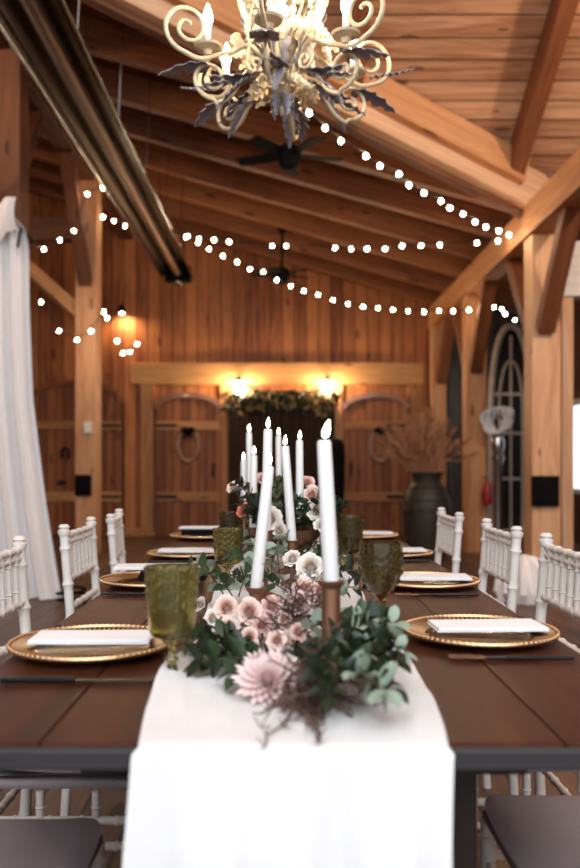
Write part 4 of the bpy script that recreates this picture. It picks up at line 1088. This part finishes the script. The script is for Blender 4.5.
# leaf sprigs
def sprig_mesh(n, L_, lw, shape, seed, curve=0.35, wid=0.6):
    rg = random.Random(seed); bs, bl = bmesh.new(), bmesh.new()
    pts = [Vector((L_ * s, 0.12 * L_ * math.sin(s * 2.5 + seed), curve * L_ * math.sin(s * PI * 0.75) * 0.6)) for s in [i / 8 for i in range(9)]]
    tube(bs, pts, [0.0022 - 0.0014 * i / 8 for i in range(9)], 5)
    for i in range(n):
        s = 0.12 + 0.88 * i / (n - 1); k = min(7, int(s * 8)); p = pts[k].lerp(pts[k + 1], s * 8 - k); d = (pts[k + 1] - pts[k]).normalized()
        a = i * 2.4 + rg.uniform(-0.4, 0.4)
        side = Vector((0, math.cos(a), math.sin(a) * 0.8 + 0.25))
        leaf_patch(bl, p, d * 0.45 + side, Vector((0.2, -math.sin(a) * 0.6, 1.0)) + Vector((rg.uniform(-.5, .5), rg.uniform(-.7, .7), 0)), lw * rg.uniform(0.75, 1.15), lw * wid * rg.uniform(0.85, 1.15), bend=rg.uniform(-0.1, 0.35), shape=shape)
    leaf_patch(bl, pts[-1], pts[-1] - pts[-2], (0, 0, 1), lw * 0.9, lw * wid, shape=shape)
    return to_mesh('stem', bs, M['stem']), bl
VAR = {}
for key, (n, L_, lw, shape, m, wid) in {'dark': (15, 0.15, 0.042, 'ovate', 'darkleaf', 0.5), 'mid': (15, 0.15, 0.045, 'ovate', 'leaf', 0.55), 'silver': (13, 0.14, 0.040, 'round', 'silverleaf', 0.85)}.items():
    VAR[key] = []
    for sd in (1, 2, 3):
        st, bl = sprig_mesh(n, L_, lw, shape, sd * 5 + len(key))
        VAR[key].append((st, to_mesh('leaves', bl, M[m], True, 80)))
SPL = {'dark': ('dark glossy green leaf sprig tucked into the table garland', 'dark leaf sprigs in the garland'),
       'mid': ('mid green leaf sprig tucked into the table garland', 'green leaf sprigs in the garland'),
       'silver': ('silvery round-leaved eucalyptus sprig tucked into the table garland', 'eucalyptus sprigs in the garland')}
def sprig(kind, x, y, z, yaw, pitch=0.2, sc=1.0, lab=None, roll=0.0):
    l, g = SPL[kind]
    t = thing('eucalyptus_sprig' if kind == 'silver' else 'leaf_sprig', lab or l, 'foliage', (x, y, z), group=None if lab else g)
    t.rotation_euler = Euler((roll, -pitch, yaw), 'XYZ'); t.scale = (sc,) * 3
    st, lv = rnd.choice(VAR[kind])
    obj('stem', st, None, t); obj('leaves', lv, None, t)
# near leafy cluster over the table end, beside the dahlia
for kind, x, y, z, yaw, pitch in (
        ('dark', 0.04, 1.32, 0.80, -0.3, 0.05), ('mid', 0.03, 1.28, 0.80, -0.8, 0.0), ('dark', 0.07, 1.30, 0.81, -1.2, 0.0), ('dark', 0.04, 1.40, 0.79, 0.3, 0.15),
        ('mid', 0.05, 1.42, 0.79, 0.6, 0.2), ('dark', 0.05, 1.30, 0.79, -0.6, 0.1), ('dark', 0.05, 1.36, 0.80, 0.5, 0.2), ('dark', 0.06, 1.27, 0.80, -1.5, 0.05), ('dark', 0.09, 1.36, 0.80, -0.9, 0.1),
        ('mid', -0.01, 1.40, 0.772, -1.9, 0.0), ('dark', -0.03, 1.44, 0.772, -2.3, 0.0), ('dark', 0.02, 1.45, 0.772, -1.2, 0.0), ('mid', -0.04, 1.55, 0.772, -2.9, 0.0), ('dark', 0.0, 1.42, 0.77, 2.9, 0.03), ('dark', -0.01, 1.46, 0.77, 2.8, 0.03), ('mid', 0.0, 1.40, 0.768, -2.8, 0.0), ('dark', -0.03, 1.52, 0.77, 2.6, 0.03)):
    sprig(kind, x, y, z, yaw, pitch, 0.9)
sprig('dark', 0.07, 1.23, 0.795, -0.9, 0.0, 0.9)
sprig('dark', 0.05, 1.22, 0.79, -1.4, 0.0, 0.8)
sprig('silver', 0.075, 1.21, 0.80, -1.0, 0.0, 0.95, 'large silvery eucalyptus sprig hanging lowest over the runner corner')
sprig('silver', 0.085, 1.37, 0.82, 0.0, 0.2, 0.75, 'silvery eucalyptus sprig reaching highest towards the hobnail goblet')
sprig('silver', 0.09, 1.30, 0.81, -0.3, 0.05, 0.7, 'silvery eucalyptus sprig pointing at the plate with the dark fork')
# along the runner
y = 1.5
while y < 4.2:
    for s in (-1, 1):
        if s < 0 and y < 1.9: continue
        k = rnd.choice(('dark', 'mid', 'silver', 'mid', 'silver'))
        sprig(k, rnd.uniform(-0.04, 0.06) + s * 0.02, y + rnd.uniform(-0.05, 0.05), TT + rnd.uniform(0.03, 0.06), (0 if s > 0 else PI) + rnd.uniform(-0.9, 0.9), rnd.uniform(0.1, 0.4), rnd.uniform(0.7, 0.9))
    k = rnd.choice(('dark', 'mid', 'silver'))
    if y > 1.9: sprig(k, rnd.uniform(-0.06, 0.10), y + 0.06, TT + 0.05, rnd.uniform(-2.2, -0.9), rnd.uniform(0.3, 0.9), 0.85)
    y += 0.13
sprig('silver', -0.09, 1.98, 0.80, 1.2, 0.9, 0.9, 'silvery eucalyptus sprig standing between the leaning and middle candles')
sprig('silver', -0.13, 1.98, 0.80, -2.2, 0.6, 0.9, 'silvery eucalyptus sprig in front of the small straight goblet')
sprig('mid', -0.11, 1.92, 0.81, -2.9, 0.5, 0.8, 'green sprig pressed against the small straight goblet')
# tall cluster in a footed bowl
t = thing('footed_bowl', 'brass footed bowl under the tall cluster of roses', 'bowl', (0.03, 2.68, TT + 0.008))
bm = bmesh.new(); lathe(bm, [(0, 0.07), (0.03, 0.072), (0.085, 0.11), (0.10, 0.14), (0.097, 0.14), (0.08, 0.112), (0, 0.08)], 28); obj('bowl', bm, M['brass'], t)
bm = bmesh.new(); lathe(bm, [(0, 0), (0.05, 0), (0.045, 0.008), (0.014, 0.02), (0.012, 0.06), (0.025, 0.072), (0, 0.072)], 24); obj('foot', bm, M['brass'], t)
for i in range(16):
    a = rnd.uniform(0, 2 * PI)
    sprig(rnd.choice(('dark', 'mid', 'silver', 'dark')), 0.03 + 0.05 * math.cos(a), 2.68 + 0.05 * math.sin(a), TT + 0.14, a, rnd.uniform(0.2, 1.1), rnd.uniform(0.75, 1.0))
sprig('dark', -0.08, 2.75, 0.95, 2.6, 0.6, 0.9, 'dark sprig carrying the lone pale rose')
sprig('mid', -0.02, 2.72, 0.92, 1.7, 1.2, 0.9, 'upright green sprig between the highest candle and the leaning one')

# dusky plumes
def plume(p, n, L_, lab, d0, spread, seed):
    rg = random.Random(seed)
    t = thing('dusky_plume', lab, 'dried flowers', p)
    bs, bf = bmesh.new(), bmesh.new()
    for i in range(n):
        d = (Vector(d0) + Vector((rg.uniform(-1, 1), rg.uniform(-1, 1), rg.uniform(-1, 1))) * spread).normalized()
        l = L_ * rg.uniform(0.5, 1.1); pts = []
        w = Vector((rg.uniform(-1, 1), rg.uniform(-1, 1), rg.uniform(-1, 1)))
        for k in range(8):
            s = k / 7
            q = d * l * s + w * 0.14 * l * math.sin(s * 5) + Vector((rg.uniform(-1, 1), rg.uniform(-1, 1), rg.uniform(-1, 1))) * 0.05 * l * s
            if True: q.z = max(q.z, TT + 0.012 - Vector(p).z)
            pts.append(q)
        tube(bs, pts, [0.0024 - 0.0014 * k / 7 for k in range(8)], 4)
        for k in range(3, 8):
            for h in range(2):
                e = pts[k] + Vector((rg.uniform(-1, 1), rg.uniform(-1, 1), rg.uniform(-1, 1))) * 0.014
                if True: e.z = max(e.z, TT + 0.012 - Vector(p).z)
                tube(bf, [pts[k], pts[k].lerp(e, 0.6), e], [0.0011, 0.001, 0.0005], 3)
    obj('stem', bs, M['plume'], t); obj('fronds', bf, M['plume'], t)
plume((0.03, 1.26, 0.81), 44, 0.15, 'dusky brown feathery plume falling over the runner in front of the dahlia', (0.15, -0.75, -0.35), 0.65, 3)
plume((0.03, 1.28, 0.80), 16, 0.25, 'longest dusky brown plume strands trailing over the table edge', (0.02, -1.0, -0.28), 0.25, 5)
plume((0.03, 1.62, 0.82), 60, 0.10, 'dusky brown feathery plume between the pink rose and front candlestick', (0.1, -0.4, 0.35), 0.9, 4)

# ------------------------------------------------------------------ light, sky, camera
W = bpy.data.worlds.new('sky'); bpy.context.scene.world = W; W.use_nodes = True
bg = W.node_tree.nodes['Background']; bg.inputs[0].default_value = (0.82, 0.90, 1.0, 1); bg.inputs[1].default_value = 1.6
def area(name, loc, rot, sx, sy, e, col):
    l = bpy.data.lights.new(name, 'AREA'); l.shape = 'RECTANGLE'; l.size = sx; l.size_y = sy; l.energy = e; l.color = col
    o = bpy.data.objects.new(name, l); C.objects.link(o); o.location = loc; o.rotation_euler = rot; return o
# daylight through the open barn end behind the camera
area('daylight_doorway', (0.6, -2.4, 4.3), (R(58), 0, R(4)), 5.0, 3.0, 250, (0.93, 0.96, 1.0))
def pt(name, loc, e, col, r=0.12):
    l = bpy.data.lights.new(name, 'POINT'); l.energy = e; l.color = col; l.shadow_soft_size = r
    o = bpy.data.objects.new(name, l); C.objects.link(o); o.location = loc; return o
pt('warm_fill', (-3.6, 5.5, 4.6), 120, (1.0, 0.64, 0.36))  # added warm fill light, no fixture hangs here
pt('warm_fill', (3.3, 4.2, 4.4), 330, (1.0, 0.80, 0.60))  # added fill light without fixture, brightens the cross ceiling like side daylight

cam = bpy.data.cameras.new('camera'); co = bpy.data.objects.new('camera', cam); C.objects.link(co)
co.location = (0, 0, CAMH); co.rotation_euler = (R(90), 0, 0)
cam.sensor_fit = 'AUTO'; cam.sensor_width = 36.0; cam.lens = F / 868 * 36.0
cam.shift_x = (290 - VX) / 868; cam.shift_y = (VY - 434) / 868
cam.clip_start = 0.05
cam.dof.use_dof = True; cam.dof.focus_distance = 2.15; cam.dof.aperture_fstop = 2.6
sc = bpy.context.scene
sc.camera = co
sc.view_settings.view_transform = 'Standard'; sc.view_settings.look = 'None'; sc.view_settings.gamma = 1.0
sc.view_settings.use_curve_mapping = False; sc.view_settings.exposure = 0.0
try:
    sc.cycles.use_denoising = True; sc.cycles.max_bounces = 8; sc.cycles.sample_clamp_indirect = 6.0
    sc.cycles.caustics_reflective = False; sc.cycles.caustics_refractive = False
except Exception: pass
